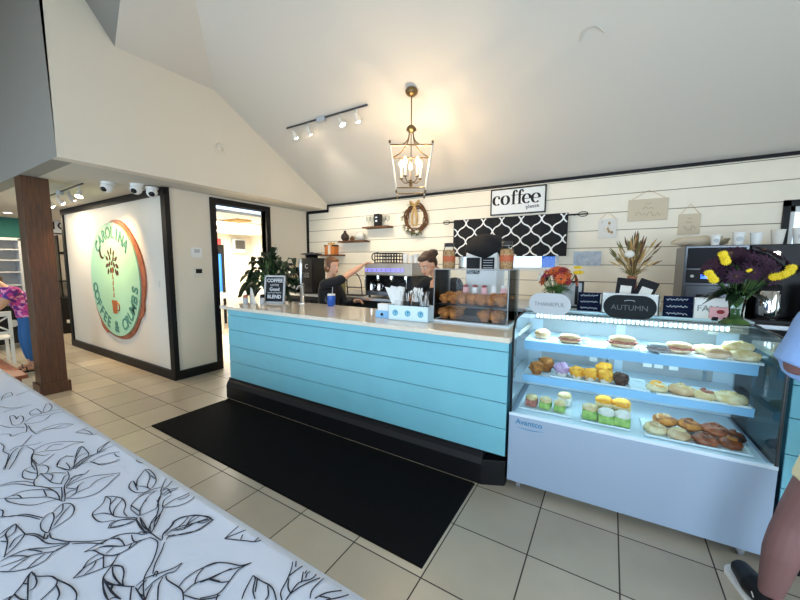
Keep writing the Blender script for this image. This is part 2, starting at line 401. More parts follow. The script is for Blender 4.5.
# shiplap back wall with two window openings
WO = [(-2.02,-.60,1.60,2.27), (1.50,2.7,1.30,2.28)]
m = MB(); gaps = [2.76-.2145*k for k in range(13)]
zs = [ZT]+gaps+[0]
def xspans(z0, z1):
    out = []; x = XD
    for (a, b, c, d) in WO:
        if z0 < d and z1 > c: out.append((x, a)); x = b
    out.append((x, XR)); return out
def zsplit(z0, z1):
    cuts = [z0, z1]+[z for w in WO for z in w[2:] if z0 < z < z1]; cuts.sort(); return list(zip(cuts[:-1], cuts[1:]))
for i in range(len(zs)-1):
    z1, z0 = zs[i]-.004, max(zs[i+1]+.004, 0)
    for (c0, c1) in zsplit(z0, z1):
        for (a, b) in xspans(c0+1e-4, c1-1e-4): m.box(a, b, YB, YB+.018, c0, c1, 'ship')
for (c0, c1) in zsplit(0, ZT):
    for (a, b) in xspans(c0+1e-4, c1-1e-4): m.box(a, b, YB+.006, YB+.12, c0, c1, 'groove')
struct('wall_back', m, 'cream horizontal shiplap back wall')
for i, (a, b, c, d) in enumerate(WO): window(i+1, (a, YB+.06, c), (1,0,0), b-a, d-c, 2 if i == 0 else 1, 1)
m = MB(); m.box(1.45,1.50,YB-.03,YB+.02,1.22,2.34,'black').box(1.45,2.78,YB-.03,YB+.02,2.28,2.34,'black').box(2.70,2.78,YB-.03,YB+.02,1.22,2.34,'black'); struct('trim_1', m, 'black casing of the right window')
# black trims
m = MB(); m.box(XW, XR, YB-.03, YB, ZT-.045, ZT-.01, 'black').box(XW-.02, XW+.018, YB-.03, YB, ZS-.05, ZT-.02, 'black').box(XD, XW, YB-.03, YB, ZS-.05, ZS, 'black'); struct('trim_2', m, 'black trim along the top of the shiplap wall')
m = MB(); m.box(XD, XD+.035, YB-.035, YB, 0, ZS-.05, 'black'); struct('trim_3', m, 'black corner trim at the shiplap wall')
m = MB(); m.box(-9.36, XD, YL-.03, YL, ZS-.10, ZS, 'black').box(-9.36, -9.25, YL-.03, YL, .13, ZS-.1, 'black').box(XD-.09, XD+.03, YL-.03, YL, .13, ZS-.1, 'black').box(XD, XD+.03, YL-.0, YL+.035, .13, ZS, 'black'); struct('trim_4', m, 'black frame around the logo wall')
m = MB(); m.box(-9.36, XD+.03, YL-.035, YL, 0, .13, 'black'); struct('baseboard_logo', m, 'black baseboard under the logo wall')
m = MB(); m.box(XD, XD+.03, YL, W0-.08, 0, .13, 'black').box(XD, XD+.03, W1+.08, YB, 0, .13, 'black'); struct('baseboard_door', m, 'black baseboard beside the doorway')
m = MB(); m.box(XD-.12, XD+.03, W0-.085, W0, 0, DT+.085, 'black').box(XD-.12, XD+.03, W1, W1+.085, 0, DT+.085, 'black').box(XD-.12, XD+.03, W0, W1, DT, DT+.085, 'black'); struct('door_1', m, 'black cased doorway to the kitchen')
m = MB(); m.box(XR-.02,XR,YF,YB,0,.12,'black'); struct('baseboard_right', m)

# ------------------------------------------------------------------ wooden column
t = thing('wooden_column', 'square dark brown wooden column under the corner of the low ceiling', 'column', (-6.185,1.375,0))
MB().box(-.125,.125,-.125,.125,.0,ZS,'brown').build('shaft', t, .006); MB().box(-.15,.15,-.15,.15,0,.14,'brown').build('base', t, .006)

# ------------------------------------------------------------------ round logo
LC = V((-7.05, YL, 1.40))
t = thing('logo_plaque', 'large round mint logo plaque with palmetto tree in a coffee cup on the white wall', 'sign', LC-V((0,.003,0)))
m = MB(); ring = []
for i in range(60):
    a = 2*PI*i/60; r = 1.0+.035*math.sin(2*a+.6)+.02*math.sin(5*a+1)+(.05 if i in (38,39,40,55,56) else 0); ring.append((r*math.cos(a)+.035, r*math.sin(a)-.02))
m.prism(ring, (0,0,0), (1,0,0), (0,0,1), .022, 'logowood'); 
m.build('backing_board', t)
m = MB(); m.prism([(0.94*math.cos(2*PI*i/64), .94*math.sin(2*PI*i/64)) for i in range(64)], (0,-.022,0), (1,0,0), (0,0,1), .02, 'logo'); m.build('disc', t)
def arcword(word, r, a0, a1, size, inward=False):
    mb = MB()
    for i, ch in enumerate(word):
        a = a0+(a1-a0)*i/max(1,len(word)-1)
        if ch == ' ': continue
        p = V((r*math.cos(a), -.043, r*math.sin(a)))
        u = V((math.cos(a), 0, math.sin(a))); rr = V((math.sin(a), 0, -math.cos(a)))
        if inward: u, rr = -u, -rr
        mb.text(ch, size, 'logotext', p, rr, u, .006, .004, sx=.9)
    return mb
arcword('CAROLINA', .77, R(134), R(46), .27).build('upper_lettering', t)
q_ = lambda i: R(190+160*i/14)
arcword('COFFEE', .79, q_(0), q_(5), .27, True).build('lower_word', t)
arcword('&', .79, q_(7), q_(7), .27, True).build('ampersand', t)
arcword('CRUMBS', .79, q_(9), q_(14), .27, True).build('lower_word', t)
m = MB()
for (lx,lz,la,ll) in ((0,.50,80,.15),(-.10,.47,120,.13),(.10,.46,55,.14),(-.17,.38,150,.14),(.17,.37,30,.14),(-.06,.39,100,.12),(.07,.37,60,.12),(-.19,.26,200,.14),(.20,.25,-25,.15),(-.09,.28,230,.12),(.09,.27,-50,.13),(0,.30,90,.10),(-.15,.16,240,.13),(.15,.15,-60,.15),(.04,.19,-80,.11),(-.05,.18,255,.12),(.21,.14,-75,.10)):
    c = V((lx-.02,-.043,lz-.02)); aa = R(la); d = V((math.cos(aa),0,math.sin(aa))); s_ = V((-math.sin(aa),0,math.cos(aa)))
    m.add([c-d*ll/2, c-d*ll*.2+s_*.034, c+d*ll*.2+s_*.03, c+d*ll/2, c+d*ll*.2-s_*.03, c-d*ll*.2-s_*.034], [(0,1,2,3,4,5)], 'logoink')
m.v = [V((v.x, -.0435, v.z)) for v in m.v]
m.build('palmetto_crown', t)
m = MB(); tp = [(-.03,-.30),(-.012,-.2),(-.024,-.1),(-.008,0),(-.02,.1),(-.01,.22)]
for (x0,z0),(x1,z1) in zip(tp[:-1], tp[1:]): m.prism([(x0-.02,z0+.01),(x0+.02,z0+.01),(x1+.014,z1-.008),(x1-.014,z1-.008)], (0,-.042,0), (1,0,0), (0,0,1), .003, 'logocup')
m.build('palmetto_trunk', t)
m = MB(); m.prism([(-.12,-.34),(-.09,-.56),(.06,-.56),(.09,-.34)], (0,-.042,0), (1,0,0), (0,0,1), .006, 'logocup')
m.tube([V((x+.1,-.045,z-.44)) for x, z in arc((0,0),.065,-PI/2,PI/2,10)], .012, 'logocup'); m.build('coffee_cup', t)
m = MB(); o_ = arc((0,0),.11,R(150),R(330),14); i_ = arc((.05,.03),.105,R(325),R(158),14); m.prism(o_+i_, (-.38,-.042,.46), (1,0,0), (0,0,1), .004, 'logoink'); m.build('crescent_moon', t)

# outlet, thermostats, detector
t = tag(MB().box(-.09,.09,-.006,0,-.045,.045,'offwhite').build('wall_outlet', bevel=.003), 'small pale outlet plate low on the logo wall by the corner', 'outlet'); t.location = (-5.68, YL, 1.38)
t = thing('thermostat', 'white thermostat on the cream wall, the upper of the two', 'thermostat', (XD, 2.83, 1.84)); MB().box(0,.025,-.075,.075,-.075,.075,'white').build('housing', t, .004); MB().box(.025,.027,-.04,.04,0,.05,'lgrey').build('display', t)
t = thing('thermostat', 'small thermostat with dark display below the larger white one', 'thermostat', (XD, 2.84, 1.555)); MB().box(0,.03,-.07,.07,-.07,.07,'offwhite').build('housing', t, .004); MB().box(.03,.032,-.045,.045,-.02,.045,'plastblack').build('display', t)
m = MB(); m.lathe((0,0,0), [(.085,0),(.085,.012),(.075,.02),(.07,.012),(.03,.012),(.028,.022),(0,.022)], 'plaster'); m.xf(Matrix.Rotation(PI/2,4,'Y')); o = tag(m.build('smoke_detector'), 'round cream smoke detector on the upper gable wall', 'smoke detector'); o.location = (XW, 2.93, 3.26)

# ceiling mounted cameras
def cam_dome(loc, yaw, label):
    t = thing('security_camera', label, 'camera', loc, yaw, 'security cameras under the low ceiling')
    MB().lathe((0,0,0), [(.075,0),(.075,-.02),(.06,-.035),(0,-.035)], 'white').build('mount', t)
    MB().ell((.0,-.02,-.07), .068, 'white', 20, 12).build('housing', t); MB().ell((.0,-.062,-.095), (.038,.034,.036), 'plastblack', 16, 10).build('lens', t)
cam_dome((-5.62,1.95,ZS), R(25), 'white dome camera with black lens nearest the brown column')
cam_dome((-5.42,2.19,ZS), R(35), 'white dome camera mounted above the black frame of the logo wall')
cam_dome((-5.36,2.34,ZS-.02), R(60), 'white dome camera closest to the wall corner')

# ------------------------------------------------------------------ track lights
def track(name, label, p0, p1, heads, up, light, col, nlab):
    p0, p1 = V(p0), V(p1); t = thing(name, label, 'track light', p0)
    d = p1-p0; L_ = d.length; mb = MB(); mb.tube([V((0,0,0)), d], .012, 'dsteel', 6); mb.build('rail', t)
    c = d*.47; MB().box(c.x-.07,c.x+.07,c.y-.025,c.y+.025,-.045,.02,'lgrey').build('power_box', t, .004)
    for i, (f, aim) in enumerate(heads):
        b = d*f; aim = V(aim).normalized(); h = b+V((0,0,-.09))
        hd_ = MB(); hd_.cyl(b, h, .008, .008, 'lgrey', 8); hd_.cyl(h-aim*.03, h+aim*.015, .015, .028, 'offwhite', 16); hd_.cyl(h+aim*.015, h+aim*.07, .028, .042, 'offwhite', 16, cap=False)
        ho = hd_.build('lamp_head', t); MB().ell(h+aim*.055, (.032,.032,.032), 'bulbw', 12, 8).build('bulb', ho)
        ld = bpy.data.lights.new('spot', 'SPOT'); ld.energy = light; ld.color = col; ld.spot_size = R(85); ld.spot_blend = .8; ld.shadow_soft_size = .04
        lo = bpy.data.objects.new('lamp_light', ld); COL.objects.link(lo); lo.parent = ho; lo.location = h+aim*.11; lo.rotation_euler = aim.to_track_quat('-Z','Y').to_euler()
track('track_light', 'grey ceiling track with four small white spotlights left of the pendant', (-4.10,3.573,3.62), (-2.66,3.573,3.62), [(.10,(.1,.6,-1)),(.30,(-.1,.7,-.8)),(.70,(.5,.2,-1)),(.88,(.1,.5,-1))], 0, 45, (1,.88,.7), 4)
track('track_light', 'white spotlight track on the low ceiling behind the brown column', (-7.6,1.80,ZS-.04), (-5.78,1.74,ZS-.04), [(.15,(.1,1,-1.6)),(.42,(.1,1,-1.2)),(.70,(-.3,1,-1.1)),(.93,(.3,-.3,-1))], 0, 62, (1,.66,.34), 4)

# ------------------------------------------------------------------ pendant lantern
PL = V((-2.03,3.56,0)); zc = ZT+SL*(YB-3.56)
t = thing('pendant_lantern', 'open brass cage pendant lantern with five lit candle bulbs', 'pendant light', PL, R(30))
MB().lathe((0,0,zc-.03), [(0,-.05),(.04,-.045),(.068,-.02),(.072,.005),(.06,.03),(0,.04)], 'brass').build('canopy', t)
MB().cyl((0,0,zc-.06),(0,0,3.24),.007,.007,'brass',8).build('rod', t)
MB().lathe((0,0,3.20), [(0,.06),(.03,.05),(.055,.02),(.058,.0),(.03,-.02),(0,-.03)], 'brass').build('hub', t)
T, Bt = .232, .162; z1, z0 = 2.965, 2.51
m = MB(); m2 = MB(); cn = [(-1,-1),(1,-1),(1,1),(-1,1)]
for i in range(4):
    a, b = cn[i], cn[(i+1) % 4]
    m.tube([V((a[0]*T,a[1]*T,z1)), V((b[0]*T,b[1]*T,z1))], .0075, 'brass', 6); m2.tube([V((a[0]*Bt,a[1]*Bt,z0+.02)), V((b[0]*Bt,b[1]*Bt,z0+.02))], .008, 'brass', 6)
    m.ell((a[0]*T,a[1]*T,z1+.03), (.014,.014,.022), 'brass', 8, 6); m2.ell((a[0]*Bt,a[1]*Bt,z0-.02), (.012,.012,.022), 'brass', 8, 6)
m.build('upper_ring', t); m2.build('lower_ring', t)
for a in cn:
    MB().tube([V((a[0]*T,a[1]*T,z1+.02)), V((a[0]*Bt,a[1]*Bt,z0))], .009, 'offwhite', 6).build('cage_post', t)  # brass posts coloured off-white, the lit look is in the colour
    MB().tube(cat([V((a[0]*.02,a[1]*.02,3.19)), V((a[0]*.04,a[1]*.04,3.08)), V((a[0]*.12,a[1]*.12,2.995)), V((a[0]*T,a[1]*T,z1))]), .007, 'brass', 6).build('scroll_arm', t)
MB().tube([V((0,0,3.19)), V((0,0,2.62))], .006, 'brass', 6).ell((0,0,2.60), (.022,.022,.028), 'brass').build('stem', t)
for k in range(5):
    a = 2*PI*k/5+.35; c = V((.115*math.cos(a), .115*math.sin(a), 0))
    cd = MB(); cd.tube(cat([V((0,0,2.63)), c*.6+V((0,0,2.62)), c+V((0,0,2.66))]), .006, 'brass', 6)
    cd.lathe(c, [(0,2.66),(.022,2.668),(.024,2.676),(.0,2.676)], 'brass', 12); cd.cyl(c+V((0,0,2.676)), c+V((0,0,2.79)), .012, .012, 'offwhite', 12)
    co = cd.build('candle_arm', t); MB().lathe(c, [(.008,2.79),(.022,2.815),(.024,2.835),(.014,2.865),(0,2.89)], 'bulb', 12).build('bulb', co)
    ld = bpy.data.lights.new('candle', 'POINT'); ld.energy = 7; ld.color = (1,.74,.46); ld.shadow_soft_size = .012
    lo = bpy.data.objects.new('bulb_light', ld); COL.objects.link(lo); lo.parent = co; lo.location = c+V((0,0,2.84)) + c.normalized()*.035

# ceiling hook outline
m = MB(); m.tube(cat([V((x,y,ZT+SL*(YB-y)-.012)) for x, y in ((-.346,3.57),(-.321,3.503),(-.231,3.487),(-.158,3.558))]), .006, 'ceil', 6); tag(m.build('ceiling_hook'), 'thin curved hook on the sloped ceiling', 'hook')

# ------------------------------------------------------------------ service counter
CX0, CX1, CY, CT = -4.02, -.60, 2.50, 1.16
t = thing('service_counter', 'long turquoise shiplap service counter with black plinth', 'counter')
m = MB(); jz = [1.12,1.05,.867,.662,.464,.25]
m.box(CX0+.012,CX1-.01,CY+.012,CY+.75,.25,1.12,'turqgap')
for zt_, zb in zip(jz[:-1], jz[1:]):
    g_ = .003; m.box(CX0,CX1,CY,CY+.012,zb+g_,zt_-g_,'turq'); m.box(CX0,CX0+.012,CY+.012,CY+.75,zb+g_,zt_-g_,'turq')
m.build('shiplap_panel', t)
m = MB(); pf = [(2.455,0),(2.455,.16),(2.475,.205),(2.495,.225),(2.497,.25),(2.60,.25),(2.60,0)]
def ext(mb, pf, x0, x1, mt, ch=0):
    n = len(pf); a = [V((x0,y,z)) for y,z in pf]; b = [V((x1-(ch*(2.6-y)/.145 if False else 0),y,z)) for y,z in pf]
    mb.add(a+b, [tuple(reversed(range(n))), tuple(range(n,2*n))]+[(i,(i+1) % n,n+(i+1) % n,n+i) for i in range(n)], mt)
ext(m, pf, CX0-.03, -.76, 'black'); 
m.prism([(-.76,2.455),(-.60,2.53),(-.60,2.6),(-.76,2.6)], (0,0,0), (1,0,0), (0,1,0), .2, 'black')
m.box(CX0-.03,CX0+.1,2.6,3.2,0,.25,'black')
m.build('plinth', t, .003)
m = MB(); m.box(-4.14,-.585,2.47,3.32,1.12,CT,'stone'); tag(m.build('countertop', bevel=.008), 'glossy speckled beige countertop on the turquoise counter', 'countertop')
# counter piece right of the display case
t = thing('service_counter', 'turquoise shiplap counter piece right of the glass display case', 'counter')
m = MB(); m.box(.89,3.0,2.632,3.3,.25,1.12,'turqgap')
for zt_, zb in zip(jz[:-1], jz[1:]): m.box(.87,3.0,2.62,2.632,zb+.003,zt_-.003,'turq')
m.build('shiplap_panel', t); MB().box(.87,3.0,2.60,3.3,0,.25,'black').build('plinth', t)
tag(MB().box(.88,3.0,2.59,3.35,1.12,CT,'stone').build('countertop', bevel=.008), 'beige countertop piece to the right of the display case', 'countertop')
# mat
m = MB(); m.add([(-3.98,1.58,.0),(-.80,1.56,.0),(-.80,2.44,.0),(-3.98,2.44,.0),(-3.97,1.59,.012),(-.81,1.57,.012),(-.81,2.43,.012),(-3.97,2.43,.012)], [(0,3,2,1),(4,5,6,7),(0,1,5,4),(1,2,6,5),(2,3,7,6),(3,0,4,7)], 'matrub'); tag(m.build('floor_mat'), 'long black rubber floor mat in front of the counter', 'mat')

# ------------------------------------------------------------------ refrigerated display case
W_ = 1.425; D_ = .78
t = thing('display_case', 'glass front refrigerated bakery display case with grey base', 'display case', (-.585,2.53,0), R(2.05))
MB().box(0,W_,0,D_,.062,.575,'casegrey').build('base_cabinet', t, .004)
m = MB(); m.text('Avantco', .055, 'bluelogo', (.14,-.001,.535), (1,0,0), (0,0,1), .002, .0008); m.ribbon([V((.05+.2*i/10,-.001,.497-.01*math.sin(i/10*PI))) for i in range(11)], [.001+.005*math.sin(i/10*PI) for i in range(11)], (0,-1,0), 'bluelogo'); m.build('maker_badge', t)
for x in (.08,W_-.1):
    for y in (.05,D_-.1):
        m = MB(); m.cyl((x-.012,y,.027),(x+.012,y,.027),.027,.027,'grey',16).box(x-.018,x+.018,y-.02,y+.02,.03,.062,'chrome'); m.build('caster', t)
# side profile with curved front top corner
prof = [(.005,.585),(.005,1.16)]+[(.005+.13-.13*math.cos(a),1.16+.13*math.sin(a)) for a in [PI/2*k/8 for k in range(1,9)]]+[(D_,1.302)]
m = MB(); n = len(prof); 
for i in range(n-1):
    (y0,a0),(y1,a1) = prof[i],prof[i+1]; m.add([(.012,y0,a0),(W_-.012,y0,a0),(W_-.012,y1,a1),(.012,y1,a1)], [(0,1,2,3)], 'glass', True)
m.build('front_glass', t)
for x, nm in ((.008,'left'),(W_-.008,'right')):
    m = MB(); m.add([(x,y,z) for y,z in prof]+[(x,D_,.585)], [tuple(range(n+1))], 'caseglass'); m.build('side_glass', t)
    m = MB(); m.tube([V((x,y,z)) for y,z in prof], .009, 'plastblack' if x < .5 else 'dsteel', 6); m.build('edge_trim', t)
m = MB(); m.box(.0,W_,-.004,.03,.575,.597,'shelfw'); m.build('bottom_rail', t, .003)
m = MB(); m.box(0,W_,.52,D_,1.300,1.318,'paleaqua').box(0,W_,.40,.52,1.303,1.306,'glass'); m.build('top_panel', t)
m = MB(); m.box(0,W_,D_-.03,D_,.58,1.30,'shelfw'); m.build('back_panel', t)
for k in range(2):
    x0 = .12+k*.62; MB().box(x0,x0+.56,D_-.034,D_-.031,.62,1.24,'lgrey').box(x0+.5,x0+.52,D_-.045,D_-.034,.8,1.1,'chrome').build('rear_door', t)
m = MB(); m.box(.10,W_-.16,.37,.40,1.262,1.298,'lgrey')
for k in range(44): x = .115+(W_-.29)*k/43; m.box(x,x+.014,.366,.37,1.268,1.292,'leddot')
m.build('led_strip', t)
m = MB(); m.box(.1,W_-.06,.40,.43,1.25,1.30,'lgrey'); m.build('lamp_housing', t)
def cshelf(z, y0, h):
    m = MB(); m.box(.045,W_-.045,y0,D_-.05,z-.012,z,'shelfw'); so = m.build('shelf', t, .002)
    MB().box(.05,W_-.05,y0-.012,y0,z-h,z+.004,'tagband').build('price_rail', so, .002)
    MB().box(.08,W_-.08,y0+.06,y0+.075,z-.03,z-.014,'led').build('shelf_light', so)
cshelf(1.095,.235,.065); cshelf(.83,.225,.052)
MB().box(.03,W_-.03,.04,D_-.05,.576,.584,'shelfw').build('deck', t)
for (x,z) in ((.10,1.04),(.86,.91),(.93,.91),(1.02,.91),(1.22,1.20),(.5,.90)):
    MB().box(x,x+.055,.62,.623,z,z+.06,'white').build('price_tag', t)
for xx, zz, p_, yy in ((.7,1.24,26,.38),(.7,1.05,5,.33),(.7,.79,6,.33)):
    ld = bpy.data.lights.new('case_led', 'AREA'); ld.shape = 'RECTANGLE'; ld.size = 1.2; ld.size_y = .05; ld.energy = p_*.22; ld.color = (.62,.90,1)
    lo = bpy.data.objects.new('case_light', ld); COL.objects.link(lo); lo.parent = t; lo.location = (xx,yy,zz)

# ---- pastries
def top_noise(c): return 1
def muffin(label, top, cup, group, name='muffin', loc=(0,0,0)):
    t = thing(name, label, name.replace('_',' '), loc, 0, group)
    m = MB(); m.lathe((0,0,0), [(.028,0),(.038,.042)], cup, 20, wob=lambda a,z: 1+.04*math.cos(12*a)); m.build('paper_cup', t)
    m = MB(); m.ell((0,0,.052), (.049,.049,.036), top, 22, 12, nz=.55, nf=random.uniform(14,22)); m.build('crown', t); return t
# world position for the case interior: X and Y are shop coordinates
GM = 'muffins in the glass case'; GB = 'muffins in the clear acrylic case'
Z1, Z2, Z3 = 1.095, .83, .585
yel = muffin('yellow frosted muffin second left of the lone purple one, middle shelf', 'yellowbake', 'paper', GM)
def put(src, x, y, z, label=None, s=1., rz=None, first=[]):
    if src not in first: first.append(src); o = src; o.location = (x,y,z); o.rotation_euler = (0,0,rz or 0); o.scale = (s,)*3 if not isinstance(s,tuple) else s
    else: o = clone(src, (x,y,z), rz if rz is not None else random.uniform(0,6), None, s)
    if label: o['label'] = label
    return o
put(yel, -.172,2.85,Z2, 'yellow frosted muffin beside the purple muffin on the middle shelf', 1.05)
put(yel, -.086,2.85,Z2, 'yellow frosted muffin in the middle of the front row, middle shelf', 1.05)
put(yel, .01,2.85,Z2, 'yellow frosted muffin at the right end of the front row, next to the chocolate muffin', 1.1)
put(yel, -.0,2.96,Z2+.02, 'yellow frosted muffin standing in the back row of the middle shelf', 1.15)
put(muffin('pale purple iced muffin on the middle shelf', 'pink', 'paper', GM), -.276,2.86,Z2, None, 1.15)
put(muffin('chocolate muffin on the middle shelf, right of the yellow muffins', 'chocbake', 'chocbake', GM), .105,2.85,Z2, None, 1.05)
br = muffin('brown muffin', 'muffin', 'mufcup', GM)
put(br, -.455,2.82,Z2, 'brown crusted muffin at the far left front of the middle shelf', 1.1)
put(br, -.40,2.93,Z2+.005, 'golden muffin behind the far left one on the middle shelf', 1.2)
def bun(label, mt, r=(.06,.045,.028), nz=.2, name='bread_roll', c='bread roll', group=None):
    r = (r[0]*1.1,r[1]*1.15,r[2]*1.35); m = MB(); m.ell((0,0,r[2]*.9), r, mt, 20, 10, nz=nz, nf=4); return tag(m.build(name), label, c, group)
def place(o, x, y, z, rz=0): o.location = (x,y,z); o.rotation_euler = (0,0,rz); return o
def sandwich(label, x, y, z, filling='meat', bread='bun', L_=.09, rz=0, h=1.):
    t = thing('sandwich', label, 'sandwich', (x,y,z), rz, 'sandwiches and wraps in the glass case')
    MB().ell((0,0,.014*h), (L_,.05,.016*h), bread, 20, 8, nz=.1).build('bottom_bread', t); MB().ell((0,-.002,.028*h), (L_*1.02,.053,.012*h), filling, 24, 8, nz=.6, nf=9).build('filling', t); MB().ell((0,.004,.043*h), (L_,.048,.022*h), bread, 20, 8, nz=.15).build('top_bread', t); return t
def tray(label, x, y, z, w, d, name='serving_tray', mt='tray'):
    m = MB(); m.box(-w/2,w/2,-d/2,d/2,0,.004,mt)
    for a in ((-w/2,-w/2+.004,-d/2,d/2),(w/2-.004,w/2,-d/2,d/2),(-w/2,w/2,-d/2,-d/2+.004),(-w/2,w/2,d/2-.004,d/2)): m.box(*a,0,.014,mt)
    return place(tag(m.build(name), label, 'tray', 'trays in the glass case'), x, y, z, R(2))
tray('white tray with the chocolate-brown end of muffins on the middle shelf', -.10,2.92,Z2-.0,.52,.26)
tray('white empty tray right of the chocolate muffin', .21,2.92,Z2,.12,.26)
tray('white tray under the big pale pastries on the middle shelf', .53,2.92,Z2,.46,.28)
tray('white tray under the wrapped rolls, right end of the top shelf', .55,2.93,Z1,.50,.26)
tray('white tray under the pink filled croissant on the top shelf', .10,2.93,Z1,.20,.26)
tray('white tray under the cinnamon rolls on the bottom deck', .50,2.80,Z3,.52,.30)
tray('white tray at the left of the bottom deck under the green wraps', -.37,2.80,Z3,.36,.28)
tray('white tray in the middle of the bottom deck under stacked sandwiches', .02,2.80,Z3,.30,.28)
place(bun('pale round roll alone at the left end of the top shelf', 'bun', (.055,.05,.03)), -.44,2.93,Z1)
sandwich('flat filled flatbread with red topping on the top shelf, second from left', -.24,2.88,Z1,'meat','bun',.075)
sandwich('large pink filled croissant sandwich on the top shelf tray', .10,2.9,Z1+.006,'meat','bun',.085,0,1.25)
sandwich('dark grey bread sandwich on the top shelf, right of the pink croissant', .30,2.87,Z1,'chocbake','grey',.06)
sandwich('pale flatbread roll leaning behind the dark sandwich on top shelf', .42,2.92,Z1+.006,'meat','bun',.075,0,1.1)
m = MB(); m.lathe((0,0,0), [(.022,0),(.028,.04)], 'white'); tag(place(m.build('sauce_cup'), -.13,2.9,Z1), 'small white cup on the top shelf next to the croissant', 'cup')
i = 0
for (x,y,z,r_) in ((.57,2.95,Z1+.006,.07),(.60,2.85,Z1+.006,.06),(.68,2.96,Z1+.008,.075),(.73,2.87,Z1+.006,.07),(.71,2.92,Z1+.05,.07)):
    lab = ['wrapped pale roll at the left of the pile, top shelf','brown-bottomed roll at the front left of the pile, top shelf','wrapped white roll at the back of the pile, top shelf','wrapped white roll at the front right of the pile, top shelf','wrapped white roll lying on top of the pile, top shelf'][i]; i += 1
    place(bun(lab, 'bun' if i == 2 else 'cream', (r_,.042,.026), .2, 'wrapped_roll', 'bread roll', 'wrapped rolls on the top shelf'), x,y,z,random.uniform(-.3,.3))
def danish(label, x, y, z, a='cream', b='muffin', r=.06, group='danish pastries and rolls in the glass case'):
    r *= 1.18
    t = thing('danish_pastry', label, 'pastry', (x,y,z), random.uniform(0,6), group)
    MB().ell((0,0,.02), (r,r*.95,.034), b, 20, 8, nz=.2, nf=5).build('dough', t)
    m = MB(); m.tube([V(((.008+r*.13*q)*math.cos(q*1.6), (.008+r*.13*q)*math.sin(q*1.6), .058-.0013*q*q)) for q in [k/3 for k in range(15)]], .0085, a, 8); m.build('swirl', t); return t
danish('pale yellow flat pastry alone on the middle shelf, right half', .314,2.86,Z2+.006,'yellowbake','cream',.055)
danish('large cream pastry at the left of the pale trio, middle shelf', .45,2.88,Z2+.006,'cream','bun',.07)
danish('cream pastry with dark centre in the middle of the trio, middle shelf', .56,2.84,Z2+.006,'meat','cream',.055)
danish('big crumbly cream pastry at the right end of the middle shelf', .68,2.86,Z2+.006,'cream','cream',.078)
for lab,x,y,z,a,b,r in (
 ('pale swirl roll at the left front of the bottom tray',.31,2.74,Z3+.006,'bun','cream',.055), ('round glazed roll at the back left of the bottom tray',.37,2.86,Z3+.03,'bun','muffin',.06),
 ('white iced roll in the front of the bottom tray left of the dark roll',.43,2.72,Z3+.006,'cream','bun',.055), ('brown cinnamon roll in the back middle of the bottom tray',.50,2.84,Z3+.035,'cinn','muffin',.055),
 ('dark cinnamon roll at the front centre of the bottom tray',.56,2.72,Z3+.006,'cinn','cinn',.058), ('large dark cinnamon roll behind at the right of the bottom tray',.625,2.84,Z3+.035,'cinn','cinn',.065),
 ('small crusty roll at the right front corner of the bottom tray',.68,2.75,Z3+.006,'muffin','cinn',.05), ('flat dark roll at the right back corner of the bottom tray',.72,2.86,Z3+.006,'cinn','chocbake',.05)):
    danish(lab,x,y,z,a,b,r)
def wrap(label, x, y, z, col, topc=None, s=1.):
    s *= 1.22
    t = thing('wrap_sandwich', label, 'sandwich', (x,y,z), R(random.uniform(-8,8)), 'sandwiches and wraps in the glass case')
    MB().box(-.038*s,.038*s,-.04*s,.04*s,0,.05*s,col).build('filling', t, .014)
    MB().ell((0,0,.058*s), (.043*s,.044*s,.02*s), topc or 'cream', 16, 8, nz=.3, nf=8).build('bread', t); return t
wrap('brown filled wrap at the left end of the bottom deck', -.47,2.76,Z3+.006,'meat','cream',.9)
wrap('green wrap second from the left on the bottom deck', -.37,2.76,Z3+.006,'lettuce','cream',.9)
wrap('green wrap third from the left on the bottom deck', -.27,2.76,Z3+.006,'lettuce','cream',.85)
wrap('pale wrap behind the green ones at the left of the bottom deck', -.25,2.88,Z3+.02,'paper','cream',1)
wrap('white topped green sandwich left of the middle stack, bottom deck', -.07,2.75,Z3+.006,'lettuce','cream',1.05)
wrap('green sandwich at the front centre of the middle stack, bottom deck', .03,2.72,Z3+.006,'lettuce','paper',1.05)
wrap('green sandwich at the front right of the middle stack, bottom deck', .125,2.73,Z3+.006,'lettuce','paper',1.05)
wrap('yellow topped sandwich at the back of the middle stack, bottom deck', .01,2.86,Z3+.04,'cream','yellowbake',1.1)
wrap('orange-yellow topped sandwich at the back right of the middle stack, bottom deck', .12,2.86,Z3+.03,'cream','yellowbake',1.2)
